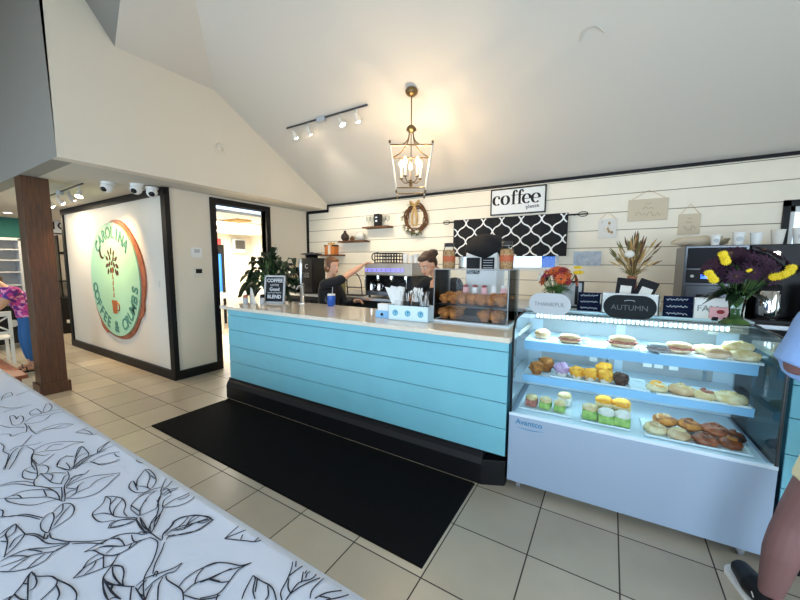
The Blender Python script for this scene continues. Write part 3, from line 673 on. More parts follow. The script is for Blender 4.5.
# ------------------------------------------------------------------ acrylic pastry case on the counter
AX0, AX1, AY0, AY1, AZ = -1.385, -.71, 2.87, 3.24, 1.64
t = thing('acrylic_pastry_case', 'clear acrylic two-tier muffin case standing at the right end of the counter', 'pastry case', (0,0,CT))
h_ = AZ-CT
m = MB(); th = .006
m.box(AX0,AX0+th,AY0,AY1,0.01,h_,'acrylic').box(AX1-th,AX1,AY0,AY1,0.01,h_,'acrylic').box(AX0,AX1,AY1-th,AY1,0.01,h_,'acrylic').box(AX0,AX1,AY0+.02,AY1,h_-th,h_,'acrylic'); m.build('cover', t)
m = MB(); m.add([(AX0,AY0,.02),(AX1,AY0,.02),(AX1,AY0+.02,h_),(AX0,AY0+.02,h_)], [(0,1,2,3)], 'acrylic'); m.build('front_door', t)
m = MB()
for p_, q_ in (((AX0,AY0,.01),(AX0,AY0+.02,h_)),((AX1,AY0,.01),(AX1,AY0+.02,h_)),((AX0,AY1,.01),(AX0,AY1,h_)),((AX1,AY1,.01),(AX1,AY1,h_)),((AX0,AY0+.02,h_),(AX1,AY0+.02,h_)),((AX0,AY0+.02,h_),(AX0,AY1,h_)),((AX1,AY0+.02,h_),(AX1,AY1,h_)),((AX0,AY1,h_),(AX1,AY1,h_))): m.tube([V(p_),V(q_)], .004, 'lgrey', 6)
m.build('edges', t)
MB().box(AX0-.01,AX1+.01,AY0-.012,AY1+.01,0,.016,'tray').build('base', t, .003); MB().box(AX0+.01,AX1-.01,AY0+.02,AY1-.01,.155,.161,'acrylic').build('shelf', t)
MB().box(AX0+.03,AX1-.03,AY0+.04,AY1-.03,.016,.022,'plastblack').build('lower_tray', t); MB().box(AX0+.03,AX1-.03,AY0+.04,AY1-.03,.161,.167,'plastblack').build('upper_tray', t)
mf = muffin('golden brown muffin', 'muffin', 'mufcup', GB)
zu, zl = CT+.168, CT+.023
names_x = ['leftmost','second from left','third from left','fourth from left','fifth from left','sixth from left','rightmost']
for row in range(2):
    for i in range(7):
        x = AX0+.075+.0875*i
        if row == 1: x += .012
        put(mf, x, AY0+.085+.10*row, zu+(.0 if row == 0 else .0), 'golden brown muffin %s in the %s row of the upper tier' % (names_x[i], ['front','back'][row]), (1.0 if row == 0 else 1.08)*random.uniform(.9,1.1))
for i, x in enumerate((AX0+.075, AX0+.165, AX1-.22, AX1-.12)):
    put(mf, x, AY0+.09, zl, 'brown muffin on the lower tier, ' + ['left end','second from the left end','second from the right end','right end'][i], 1.12)
    put(mf, x+.005, AY0+.19, zl, 'brown muffin in the back row of the lower tier, ' + ['left end','second from the left end','second from the right end','right end'][i], 1.12)
for i in range(5):
    m = MB(); m.lathe((0,0,0), [(.028,0),(.030,.10),(.026,.13),(.026,.14)], 'pinkbox' if i % 2 == 0 else 'white', 16); m.lathe((0,0,.14), [(.018,0),(.03,.012),(.0,.03)], 'red' if i < 3 else 'white', 16)
    o = place(tag(m.build('dessert_cup'), ['pink dessert cup at the left back of the acrylic case','white dessert cup with red top behind the muffins','pink dessert cup in the middle behind the muffins','white dessert cup with white top behind the muffins','pink dessert cup at the right back of the acrylic case'][i], 'cup', 'dessert cups behind the muffins'), AX0+.2+.09*i, AY0+.30, zu)
# jars on the acrylic case
for x, lab in ((-1.355,'glass jar with rust label on the left top of the acrylic case'), (-.80,'glass jar with rust label on the right top of the acrylic case')):
    t = thing('glass_jar', lab, 'jar', (x,3.14,AZ), 0, 'jars on the acrylic case')
    MB().lathe((0,0,0), [(.05,0),(.06,.01),(.06,.17),(.045,.205),(.045,.215)], 'acrylic').build('glass', t); MB().lathe((0,0,.004), [(.05,0),(.055,.01),(.055,.165),(.03,.18)], 'jarfill').build('contents', t)
    MB().lathe((0,0,.07), [(.0615,0),(.0615,.055)], 'jarlabel', 24, cap=False).build('label_band', t); MB().lathe((0,0,.213), [(.048,0),(.048,.035),(0,.037)], 'dsteel').build('lid', t)

# ------------------------------------------------------------------ things on the counter
# menu board
t = thing('menu_chalkboard', 'small white framed chalkboard listing coffee on the left of the counter', 'chalkboard', (-3.80,3.02,CT), R(20))
h_ = .37; tilt = Matrix.Rotation(R(-8), 3, 'X')
m = MB(); w2 = .15
for a in ((-w2,-w2+.022,0,h_),(w2-.022,w2,0,h_),(-w2,w2,0,.022),(-w2,w2,h_-.022,h_)): m.box(a[0],a[1],-.012,.012,a[2],a[3],'lgrey')
m.v = [tilt @ v for v in m.v]; m.build('frame', t)
m = MB(); m.box(-w2+.02,w2-.02,-.004,.008,.02,h_-.02,'slate'); m.v = [tilt @ v for v in m.v]; m.build('slate', t)
m = MB(); m.text('COFFEE', .066, 'chalk', (0,-.006,.30), depth=.002, bold=.0016); m.text('LATTES', .038, 'chalk', (0,-.006,.24), depth=.002); m.text('Good', .062, 'chalk', (0,-.006,.185), depth=.002, bold=.001)
for z in (.145,.135): m.ribbon([V((x/100,-.006,z+.004*math.sin(x))) for x in range(-10,11)], .003, (0,-1,0), 'chalk')
m.text('BLEND', .066, 'chalk', (0,-.006,.085), depth=.002, bold=.0016); m.v = [tilt @ v for v in m.v]; m.build('chalk_lettering', t)
# potted plant
def leafm(mb, base, d, L_, w, droop, mt, n=8):
    base = V(base); d = V(d).normalized(); side = d.cross(V((0,0,1))); side = side.normalized() if side.length > .01 else V((1,0,0)); pts = []
    for i in range(n+1):
        s = i/n; p = base+d*L_*s+V((0,0,-droop*s*s*L_)); ww = w*math.sin(PI*min(1,s*.93+.05))**.8; pts.append((p, ww))
    vs = []
    for p, ww in pts: vs += [p-side*ww, p+V((0,0,-ww*.25)), p+side*ww]
    mb.add(vs, [q for i in range(n) for q in ((i*3,i*3+1,i*3+4,i*3+3),(i*3+1,i*3+2,i*3+5,i*3+4))], mt, True)
t = thing('potted_plant', 'dark green leafy potted plant on the left end of the counter', 'plant', (-4.035,3.18,CT))
MB().lathe((0,0,0), [(.07,0),(.085,.12),(.09,.125),(.09,.14),(.08,.14),(.075,.12),(0,.12)], 'plastblack').build('pot', t)
m = MB(); random.seed(11)
for k in range(110):
    a = random.uniform(0,2*PI); el = random.uniform(.25,1.45); sl = random.uniform(.10,.40); d = V((math.cos(a)*math.cos(el), math.sin(a)*math.cos(el)*(.25 if math.sin(a) < 0 else .6), math.sin(el)))
    b0 = V((0,0,.12)); b1 = b0+d*sl; m.tube([b0, b0+d*sl*.5+V((0,0,.02)), b1], .004, 'leaf2', 5)
    leafm(m, b1, (d.x,d.y*.6,d.z*.5+.05), random.uniform(.16,.28), random.uniform(.042,.064), random.uniform(.4,1.3), 'leaf')
for a, L_, dz in ((.30,.42,.85),(2.95,.40,.55),(.15,.36,.7),(.0,.40,.35),(3.2,.46,.35),(1.9,.34,1.1)):
    d = V((math.cos(a)*.8,math.sin(a)*.2,dz)); m.tube([V((0,0,.14)), V((0,0,.14))+d*L_*.9], .006, 'leaf2', 5); leafm(m, V((0,0,.14))+d*L_*.85, (d.x,d.y,.35), .26, .045, .7, 'leaf')
m.v = [V((min(.42,v.x*1.25-.03), max(-.05-.12*(v.z > .36), v.y), max(.012, .12+(v.z-.12)*1.42))) for v in m.v]
m.build('foliage', t)
def pot(x, y, mt, lab, r=.036, h=.075, plant=True):
    t = thing('plant_pot', lab, 'pot', (x,y,CT), 0, 'small pots at the left end of the counter')
    MB().lathe((0,0,0), [(r*.85,0),(r,h),(r*.85,h),(r*.8,h-.01),(0,h-.01)], 'lgrey', 20).build('pot_body', t); MB().lathe((0,0,h-.012), [(r*.8,0),(r*.75,.05),(r*.6,.055),(0,.055)], mt, 16).build('contents', t)
pot(-4.09,2.80,'terra','small pale pot with terracotta cup inside at the far left of the counter'); pot(-3.92,2.93,'plastblack','small white pot right of the folded card, below the plant')
m = MB(); m.add([(-.07,0,0),(.07,0,0),(.07,-.03,.10),(.0,-.0,.19),(-.07,.02,.21)], [(0,1,2,3,4)], 'paper'); m.add([(-.07,0,0),(-.07,.02,.21),(-.03,.06,0)], [(0,1,2)], 'paper'); tag(place(m.build('folded_card'), -4.02,2.86,CT), 'white folded paper card standing between the two small pots', 'card')
# blue tumbler
t = thing('travel_mug', 'blue travel mug with clear straw on the back of the counter', 'mug', (-2.95,3.20,CT))
MB().lathe((0,0,0), [(.04,0),(.048,.005),(.05,.13),(.048,.135),(0,.135)], 'bluemug').build('cup', t); MB().lathe((0,0,.135), [(.05,0),(.05,.015),(.04,.02),(0,.02)], 'white').build('lid', t)
MB().tube(cat([V((-.05,0,.115)),V((-.085,0,.11)),V((-.09,0,.06)),V((-.05,0,.03))]), .007, 'dsteel', 8).build('handle', t); MB().cyl((.015,0,.15),(.025,0,.24),.004,.004,'lgrey',8).build('straw', t)
# tap tower
t = thing('beer_style_tap', 'slim steel drink tap with tall black handle on the counter', 'tap', (-3.46,3.20,CT))
MB().lathe((0,0,0), [(.05,0),(.05,.012),(.03,.02),(.026,.25),(.02,.27)], 'chrome').build('column', t); MB().tube([V((0,0,.23)),V((0,-.07,.235)),V((0,-.10,.19))], .011, 'chrome').build('spout', t); MB().lathe((0,-.02,.26), [(.012,0),(.02,.08),(.028,.26),(.022,.33),(0,.34)], 'steel', 12, sy=.6).build('handle', t)
# small card box + holder
t = thing('card_box', 'small pale box with a dark logo left of the cup holder', 'box', (-1.89,2.80,CT), R(3)); MB().box(-.075,.075,-.04,.06,0,.07,'tagband').build('tray', t, .003); MB().box(-.06,.06,-.02,.05,.02,.135,'white').build('cards', t); m = MB(); m.prism(arc((0,0),.016,0,2*PI,14), (0,-.0405,.034), (1,0,0), (0,0,1), .001, 'plastblack'); m.build('round_logo', t)
t = thing('condiment_holder', 'white condiment holder box with three round blue logos', 'holder', (-1.585,2.80,CT), R(4))
m = MB(); w = .205
m.box(-w,w,-.07,-.064,0,.14,'paleaqua').box(-w,w,.094,.1,0,.14,'paleaqua').box(-w,-w+.006,-.07,.1,0,.14,'paleaqua').box(w-.006,w,-.07,.1,0,.14,'paleaqua').box(-w,w,-.07,.1,0,.006,'white'); m.build('box_body', t)
for k in range(3):
    m = MB(); c = -.13+.13*k; m.prism(arc((0,0),.030,0,2*PI,20), (c,-.07,.070), (1,0,0), (0,0,1), .001, 'aquafill'); m.ribbon([V((c+.025*math.cos(a),-.0712,.070+.025*math.sin(a))) for a in [2*PI*i/20 for i in range(21)]], .004, (0,-1,0), 'bluelogo'); m.ribbon([V((c,-.0712,.052)),V((c+.003,-.0712,.072))], .004, (0,-1,0), 'bluelogo')
    m.ell((c+.003,-.0722,.078), (.010,.001,.009), 'bluelogo', 10, 6); m.build('round_logo', t)
hx, hy = -1.585, 2.81
for k, (dx, n_, mt) in enumerate(((-.14,14,'white'),(-.05,14,'plastblack'),(.05,18,'lgrey'),(.14,10,'dsteel'))):
    lab = ['cup of white napkins fanning out at the left of the holder','cup of black stirrers in the holder','cup of clear cutlery in the middle of the holder','low dark cup at the right of the holder'][k]
    t = thing('utensil_cup', lab, 'cup', (hx+dx,hy,CT+.007), 0, 'cups in the condiment holder'); hh = .17 if k < 3 else .13
    MB().lathe((0,0,0), [(.032,0),(.04,hh),(.036,hh),(.03,.01),(0,.01)], ['white','dsteel','dsteel','plastblack'][k], 20).build('cup_body', t)
    m = MB(); random.seed(k)
    for j in range(n_):
        a = random.uniform(0,6.28); r0 = .016; p0 = V((r0*math.cos(a), r0*math.sin(a), .012)); lean = V((random.uniform(-.07,.07)-(.06 if k == 0 else 0), random.uniform(-.02,.03), .235+random.uniform(0,.04)))
        if k == 0: 
            q = p0+lean*1.05; m.add([p0+V((-.008,0,0)),p0+V((.008,0,0)),q+V((.036,.0,0)),q+V((-.030,.006,.01))], [(0,1,2,3)], 'white'); m.add([p0+V((-.008,.004,0)),p0+V((.008,.004,0)),q+V((.036,.008,0)),q+V((-.030,.012,.01))], [(3,2,1,0)], 'paper')
        else: m.tube([p0, p0+lean*.95], .003, 'white' if (k == 2 or j % 3 == 0) else mt, 5); (m.ell(p0+lean, (.009,.003,.016), 'white', 8, 6) if k == 2 else None)
    m.build(['napkins','stirrers','cutlery','sachets'][k], t)

# POS / drink dispenser behind the acrylic case
t = thing('drink_dispenser', 'white drink machine with black domed lid and dark menu screens behind the acrylic case', 'machine', (-1.22,3.85,1.2))
MB().box(-.19,.17,-.12,.22,0,.62,'white').build('body', t, .02)
m = MB(); m.lathe((0,.03,.62), [(.19,-.06),(.24,-.01),(.245,.04),(.21,.12),(.12,.19),(0,.215)], 'blackcloth', 28, sy=.8, wob=lambda a,z: 1+.04*math.cos(5*a)); m.build('domed_lid', t)
MB().box(-.17,-.02,-.13,-.12,.38,.56,'plastblack').build('screen', t); m = MB(); m.box(-.0,.14,-.13,-.12,.42,.56,'slate'); m.build('menu_panel', t)
m = MB()
for z in (.53,.505,.475,.45): m.ribbon([V((x,-.131,z)) for x in (.02,.06,.1,.125)], .006, (0,-1,0), 'chalk')
m.build('menu_lines', t)

# ------------------------------------------------------------------ back counter and machines
t = thing('back_counter', 'dark back counter with steel edge running below the shiplap wall', 'counter')
MB().box(-4.9,3.6,4.0,5.03,0,1.16,'plastblack').build('cabinet', t); MB().box(-4.92,3.6,3.97,5.04,1.16,1.20,'steel').build('worktop', t, .004)
ZB = 1.20
for i, x in enumerate((-4.5,-3.7,-2.9,-2.1)): MB().box(x-.38,x+.38,3.985,4.0,.1,1.1,'charcoal').build('cabinet_door', t)
# espresso machine
t = thing('espresso_machine', 'wide silver espresso machine with violet lit panel', 'espresso machine', (-2.70,4.05,ZB))
x0, x1 = -.38,.42
MB().box(x0,x1,0.02,.5,.03,.10,'dsteel').build('drip_tray_base', t, .01); MB().box(x0+.04,x1-.04,.28,.5,.1,.34,'plastblack').build('back_body', t)
MB().box(x0,x1,0,.5,.32,.50,'macsteel').build('group_head_housing', t, .012); MB().box(x0+.02,x1-.13,-.006,0,.375,.425,'screen').build('lit_panel', t)
for k in range(8): MB().box(x0+.05+.08*k,x0+.075+.08*k,-.009,-.006,.385,.415,'macsteel').build('button', t)
MB().box(x0,x0+.03,.02,.5,.1,.32,'plastblack').build('side_panel', t, .005); MB().box(x1-.03,x1,.02,.5,.1,.32,'plastblack').build('side_panel', t, .005)
for k in range(3):
    c = x0+.16+.24*k; g_ = MB(); g_.cyl((c,.12,.32),(c,.12,.27),.035,.035,'chrome').lathe((c,.12,.24), [(.03,0),(.034,.03)], 'chrome'); go = g_.build('group_head', t); MB().tube([V((c,.10,.255)),V((c,-.06,.24))], .012, 'plastblack', 8).build('portafilter_handle', go)
for x in (x0+.04,x1-.06): MB().tube(cat([V((x,.05,.34)),V((x,-.03,.3)),V((x-.01,-.03,.15))]), .005, 'chrome', 6).build('steam_wand', t)
for x in (x0+.05,x1-.05):
    for y in (.06,.44): MB().cyl((x,y,0),(x,y,.03),.02,.016,'plastblack',12).build('foot', t)
ZM = ZB+.50
t2 = thing('cup_rack', 'black wire rack on the top of the espresso machine', 'rack', (-2.78,4.25,ZM)); m = MB()
for z in (.05,.10,.14): m.tube([V((x,y,z)) for x, y in ((-.17,-.12),(.2,-.12),(.2,.12),(-.17,.12))], .007, 'plastblack', 6, closed=True)
for k in range(9): x = -.17+.37*k/8; m.tube([V((x,-.12,0)),V((x,-.12,.14))], .006, 'plastblack', 6); m.tube([V((x,.12,0)),V((x,.12,.14))], .006, 'plastblack', 6)
m.box(-.17,.2,-.12,.12,.0,.01,'plastblack'); m.build('wire_frame', t2)
m = MB(); m.tube(cat([V((-.17,-.1,.03)),V((-.23,-.1,.06)),V((-.22,-.1,.13)),V((-.12,-.1,.15))]), .008, 'plastblack', 6); m.build('handle', t2)
def cup(name, lab, loc, h=.10, r=.042, logo=False, group=None, mt='white', stack=1):
    t = thing(name, lab, 'cup', loc, 0, group); m = MB(); pr_ = [(r*.72,0),(r,h),(r*1.05,h+.004),(r*.96,h+.002),(r*.68,.006),(0,.006)]
    m.lathe((0,0,0), pr_, mt, 20); m.build('cup_body', t)
    if logo: m = MB(); m.prism(arc((0,0),r*.5,0,2*PI,14), (0,-r*.93,h*.5), (1,0,0), (0,0,1), .003, 'lgrey'); m.build('round_logo', t)
    return t
for k, (x, hh) in enumerate(((-2.47,.13),(-2.38,.10),(-2.30,.12))):
    cup('paper_cup', ['tall white cup stack next to the black rack on the espresso machine','short white cup in the middle on the espresso machine','white cup at the right end on top of the espresso machine'][k], (x,4.2,ZM), hh, .04, group='white cups on the espresso machine')
for k, x in enumerate((-3.0,-2.86)):
    t2 = thing('milk_pitcher', ['steel milk pitcher on the drip tray, left one','steel milk pitcher on the drip tray, right one'][k], 'pitcher', (x,4.12,ZB+.10)); MB().lathe((0,0,0), [(.035,0),(.037,.02),(.03,.08),(.034,.11),(.031,.11),(.027,.08),(.03,.01),(0,.01)], 'chrome').build('body', t2); MB().tube(cat([V((.03,0,.09)),V((.06,0,.085)),V((.055,0,.04)),V((.035,0,.03))]), .004, 'chrome', 6).build('handle', t2)
# coffee grinder (black tower with flat round lid)
t = thing('coffee_grinder', 'tall black coffee grinder with round flat lid behind the chalkboard', 'grinder', (-4.30,4.2,ZB))
MB().box(-.16,.16,-.14,.16,0,.58,'plastblack').build('body', t, .015); MB().lathe((0,0,.58), [(.1,0),(.11,.05),(.18,.055),(.18,.075),(.05,.085),(.03,.10),(0,.1)], 'dsteel').build('lid', t)
m = MB(); m.text('C', .10, 'chalk', (.02,-.141,.44), depth=.002)
for z in (.33,.30,.27): m.ribbon([V((-.05,-.141,z)),V((.08,-.141,z))], .008, (0,-1,0), 'lgrey')
m.build('label_print', t)
# keg tap rack
t = thing('cold_brew_station', 'black cold brew station with slanted steel arms left of the grinder', 'machine', (-4.68,4.0,ZB))
MB().box(-.12,.14,.05,.4,0,.42,'plastblack').build('body', t, .01)
for k, (a, b) in enumerate((((-.1,-.02,.20),(.27,-.10,.40)),((-.08,-.02,.05),(.28,-.06,.2)))): MB().tube([V(a),V(b)], .014, 'steel', 8).build('arm', t)
m = MB(); m.tube([V((.24,-.08,.12)),V((.27,-.08,.46))], [.02,.026], 'tan', 10); m.build('tap_handle', t); MB().ell((.24,-.08,.10), (.03,.03,.02), 'white').build('tap_knob', t)
# bottles standing by the grinder
for k in range(4):
    m = MB(); m.lathe((0,0,0), [(.035,0),(.037,.17),(.015,.23),(.014,.28),(.018,.30),(0,.30)], ['straw','tan','lgrey','driedg'][k], 16)
    tag(place(m.build('syrup_bottle'), -4.02+.085*k, 4.35+.03*(k % 2), ZB), ['pale gold syrup bottle nearest the black grinder','tan syrup bottle second from the black grinder','grey syrup bottle third from the black grinder','olive syrup bottle farthest from the grinder, behind the left barista'][k], 'bottle', 'syrup bottles on the back counter')
# wire dish rack behind barista
m = MB(); m.tube(cat([V((-.12,0,0)),V((-.14,0,.22)),V((-.1,0,.33)),V((.06,0,.33)),V((.14,0,.2)),V((.16,0,.0))]), .009, 'plastblack', 6); m.tube([V((-.12,0,.12)),V((.15,0,.12))], .006, 'plastblack', 6); m.box(-.14,.18,-.08,.1,0,.012,'plastblack'); tag(place(m.build('wire_stand'), -3.40,4.2,ZB), 'black wire stand on the back counter beside the espresso machine', 'stand')

# ---- oven and brewer on the right
t = thing('convection_oven', 'stainless convection oven with blue display behind the display case', 'oven', (.56,4.0,ZB))
MB().box(0,.42,0,.5,0,.66,'dsteel').build('body', t, .006); MB().box(.02,.40,-.012,0,.46,.64,'slate').build('upper_window', t, .004)
MB().box(.02,.40,-.012,0,.33,.445,'plastblack').build('control_panel', t, .004); MB().box(.12,.2,-.015,-.012,.37,.42,'blueled').build('display', t)
for x in (.06,.27,.34): MB().cyl((x,-.012,.39),(x,-.03,.39),.014,.012,'lgrey',12).build('knob', t)
d = MB().box(.02,.40,-.014,0,.02,.31,'dsteel').build('lower_door', t, .006); MB().box(.10,.26,-.035,-.014,.18,.23,'plastblack').build('door_handle', d, .006)
t = thing('coffee_brewer', 'black twin coffee brewer with chrome urn at the right of the back counter', 'coffee brewer', (1.02,4.0,ZB))
MB().box(-.03,.75,0,.45,.48,.66,'plastblack').build('brew_head', t, .008); MB().box(-.03,.75,.28,.45,0,.48,'plastblack').build('back_column', t); MB().box(-.03,.75,-.02,.45,0,.04,'plastblack').build('warmer_base', t, .006)
for k in range(3): MB().lathe((.12+.24*k,.12,.42), [(.05,.0),(.07,.06)], 'chrome').build('brew_funnel', t)
for k in range(3): MB().box(.1+.24*k,.14+.24*k,-.006,0,.57,.60,'bulbw').build('indicator_light', t)
for k, x in enumerate((1.14,1.42)):
    u = thing('coffee_urn', ['chrome coffee urn with black lid under the brewer, left one','chrome coffee urn with black lid under the brewer, right one'][k], 'urn', (x,4.10,ZB+.04)); MB().lathe((0,0,0), [(.085,0),(.09,.02),(.09,.22),(.08,.24)], 'chrome').build('body', u); MB().lathe((0,0,.24), [(.085,0),(.08,.04),(.03,.06),(0,.06)], 'plastblack').build('lid', u); MB().tube(cat([V((-.07,-.05,.03)),V((0,-.11,.015)),V((.07,-.05,.03))]), .01, 'plastblack').build('handle', u)
for k, x in enumerate((.78,.93,1.04,1.17,1.30)):
    cup('paper_cup', ['small logo cup at the left end above the oven','logo cup second from the left above the brewer','cup behind the yellow flowers above the brewer','tall cup fourth along the top of the brewer','large logo cup nearest the right window'][k], (x,4.12,ZB+.66), [.09,.11,.10,.12,.13][k], [.036,.042,.04,.045,.05][k], k in (0,1,4), 'paper cups on top of the machines', 'white' if k != 3 else 'offwhite')
m = MB(); m.ell((0,0,.05), (.2,.06,.05), 'palesign', 20, 8, nz=.5, nf=3); tag(place(m.build('paper_bag'), .70,4.3,ZB+.66, .2), 'crumpled beige paper bag lying on top of the oven', 'bag')

# ------------------------------------------------------------------ wall decor
def wshelf(x0, x1, z, lab):
    tag(MB().box(x0,x1,YB-.17,YB,z-.028,z,'vine').build('wall_shelf', bevel=.003), lab, 'shelf', 'dark floating shelves')
MATS['grapevine']; 
wshelf(-4.86,-4.29,1.862,'lowest dark floating shelf, near the door wall'); wshelf(-4.33,-3.72,2.105,'middle dark floating shelf of the three'); wshelf(-3.77,-3.22,2.332,'highest dark floating shelf of the three, left of the wreath')
t = thing('gift_basket', 'orange gift box with tan bow on the lowest shelf', 'box', (-4.56,YB-.09,1.862)); MB().box(-.12,.12,-.06,.06,0,.17,'gold').build('box_body', t, .005); MB().box(-.125,-.09,-.065,.065,.15,.18,'plastblack').box(.07,.125,-.065,.065,.15,.18,'plastblack').box(-.03,.03,-.063,.063,0,.172,'offwhite').build('ribbon', t)
m = MB()
for sx in (-1,1): m.tube(cat([V((0,0,.175)),V((sx*.06,0,.22)),V((sx*.07,0,.18)),V((0,0,.175))]), .012, 'tan', 8)
m.ell((0,0,.20),(.03,.02,.04),'tan'); m.build('bow', t)
m = MB(); m.lathe((0,0,0), [(.04,0),(.075,.05),(.07,.10),(.03,.15),(.02,.18),(.028,.19),(0,.19)], 'hair2', 20, wob=lambda a,z: 1+.06*math.cos(6*a)); tag(place(m.build('decorative_vase'), -4.22,YB-.09,2.105), 'round dark brown vase on the left of the middle shelf', 'vase')
m = MB(); m.lathe((0,0,0), [(.03,0),(.045,.04),(.02,.08),(0,.09)], 'vine', 16); tag(place(m.build('wooden_ornament'), -4.05,YB-.09,2.105), 'small brown ornament between vase and white ornament', 'ornament')
m = MB(); m.ell((0,0,.075), (.10,.06,.078), 'offwhite', 18, 12, nz=.5, nf=7); tag(place(m.build('white_ornament'), -3.87,YB-.09,2.105), 'chunky white textured ornament on the right of the middle shelf', 'ornament')
t = thing('coffee_tin', 'black coffee tin standing in the middle of the highest shelf', 'tin', (-3.48,YB-.09,2.332)); MB().box(-.055,.055,-.05,.05,0,.21,'plastblack').build('tin_body', t, .006); m = MB(); m.ribbon([V((-.02,-.051,.15)),V((.02,-.051,.15))], .02, (0,-1,0), 'chalk'); m.ribbon([V((-.02,-.051,.09)),V((.02,-.051,.09))], .03, (0,-1,0), 'chalk'); m.build('label_print', t)
for k, x in enumerate((-3.69,-3.61,-3.36,-3.28)):
    m = MB(); m.lathe((0,0,0), [(.03,0),(.004,.006),(.004,.07),(.034,.11),(.03,.18),(.029,.18),(.032,.11),(0,.078)], 'acrylic', 16); tag(place(m.build('wine_glass'), x, YB-.09, 2.332), ['stem glass at the left end of the highest shelf','stem glass just left of the black tin','stem glass just right of the black tin','stem glass at the right end of the highest shelf'][k], 'glass', 'stem glasses on the highest shelf')
# wreath
t = thing('wreath', 'grapevine wreath with burlap bow and dried greenery on the shiplap wall', 'wreath', (-2.765,YB-.04,2.43)); random.seed(3)
m = MB()
for k in range(9):
    r0 = .185+random.uniform(-.025,.025); ph = random.uniform(0,6)
    m.tube([V(((r0+.018*math.sin(4*a+ph))*math.cos(a), .014*math.cos(5*a+ph), (r0*1.1+.018*math.sin(4*a+ph))*math.sin(a))) for a in [2*PI*i/40 for i in range(40)]], .010, 'vine', 6, closed=True)
m.build('vine_ring', t)
m = MB()
for k in range(46):
    a = random.uniform(R(110),R(300)); r0 = .2; c = V((r0*math.cos(a), -.02, r0*1.1*math.sin(a))); leafm(m, c, (math.cos(a+random.uniform(-1,1)),-.3,math.sin(a+random.uniform(-1,1))), .08, .014, .2, ['straw','driedg','leaf2'][k % 3], 5)
m.build('greenery', t)
m = MB()
for sx in (-1,1): m.tube(cat([V((0,-.04,.2)),V((sx*.05,-.05,.25)),V((sx*.09,-.05,.27)),V((sx*.07,-.05,.21)),V((0,-.04,.2))]), .016, 'tan', 8, flat=.5); m.tube(cat([V((0,-.04,.2)),V((sx*.03,-.05,.08)),V((sx*.045,-.045,-.05)),V((sx*.02,-.04,-.13))]), .020, 'tan', 8, flat=.4)
m.ell((0,-.05,.2), (.025,.02,.025), 'tan'); m.build('burlap_bow', t)
m = MB()
for k in range(14): a = R(250+random.uniform(-35,45)); m.ell((.21*math.cos(a)+random.uniform(-.02,.02), -.04, .23*math.sin(a)+random.uniform(-.02,.03)), .022, ['offwhite','driedg'][k % 2], 8, 6)
m.build('flower_cluster', t)

# coffee please sign (high contrast letters drawn stroke by stroke)
t = thing('coffee_sign', 'white sign with black frame reading coffee please above the valance', 'sign', (-1.165,YB-.02,2.57), 0)
w2, h2 = .372,.18; m = MB()
for a in ((-w2,-w2+.014,-h2,h2),(w2-.014,w2,-h2,h2),(-w2,w2,-h2,-h2+.014),(-w2,w2,h2-.014,h2)): m.box(a[0],a[1],-.018,.02,a[2],a[3],'black')
m.build('frame', t); MB().box(-w2+.01,w2-.01,-.006,.015,-h2+.01,h2-.01,'white').build('panel', t)
m = MB()
def didone(mb, pts, thick, thin, x0, z0, s):
    P_ = [V((x0+p[0]*s, -.0065, z0+p[1]*s)) for p in pts]; ws = []
    for i in range(len(P_)):
        d = (P_[min(i+1,len(P_)-1)]-P_[max(i-1,0)]); a = abs(d.z)/(d.length+1e-9); ws.append((thin+(thick-thin)*a**1.6)*s)
    mb.ribbon(P_, ws, (0,-1,0), 'ink' if False else 'black')
def ring_(a0, a1, n=26, rx=.36, rz=.46): return [(.40+rx*math.cos(R(a0+(a1-a0)*i/n)), .5+rz*math.sin(R(a0+(a1-a0)*i/n))) for i in range(n+1)]
s_ = .132; x = -.335; z_ = -.045
for ch in 'coffee':
    if ch == 'c': didone(m, ring_(50,310), .30,.07,x,z_,s_); m.ell((x+.62*s_,-.0075,z_+.76*s_), (.12*s_,.001,.12*s_), 'black', 12, 6); x += .88*s_
    if ch == 'o': didone(m, ring_(0,360,36), .30,.06,x,z_,s_); x += .96*s_
    if ch == 'e': didone(m, ring_(0,315), .28,.07,x,z_,s_); didone(m, [(.08,.5),(.76,.5)], .06,.06,x,z_,s_); x += .90*s_
    if ch == 'f':
        didone(m, [(.30,.0),(.30,.5),(.30,1.1),(.33,1.3),(.42,1.42),(.55,1.45),(.62,1.38)], .24,.08,x,z_,s_); didone(m, [(.05,.95),(.62,.95)], .06,.06,x,z_,s_); didone(m, [(.08,.02),(.55,.02)], .05,.05,x,z_,s_); m.ell((x+.62*s_,-.0075,z_+1.30*s_), (.10*s_,.001,.10*s_), 'black', 12, 6); x += .62*s_
m.build('coffee_lettering', t)
m = MB()
m.text('please', .07, 'dsteel', (.20,-.007,-.088), (1,0,.08), (-.3,0,1), .001, .0012); m.build('please_lettering', t)

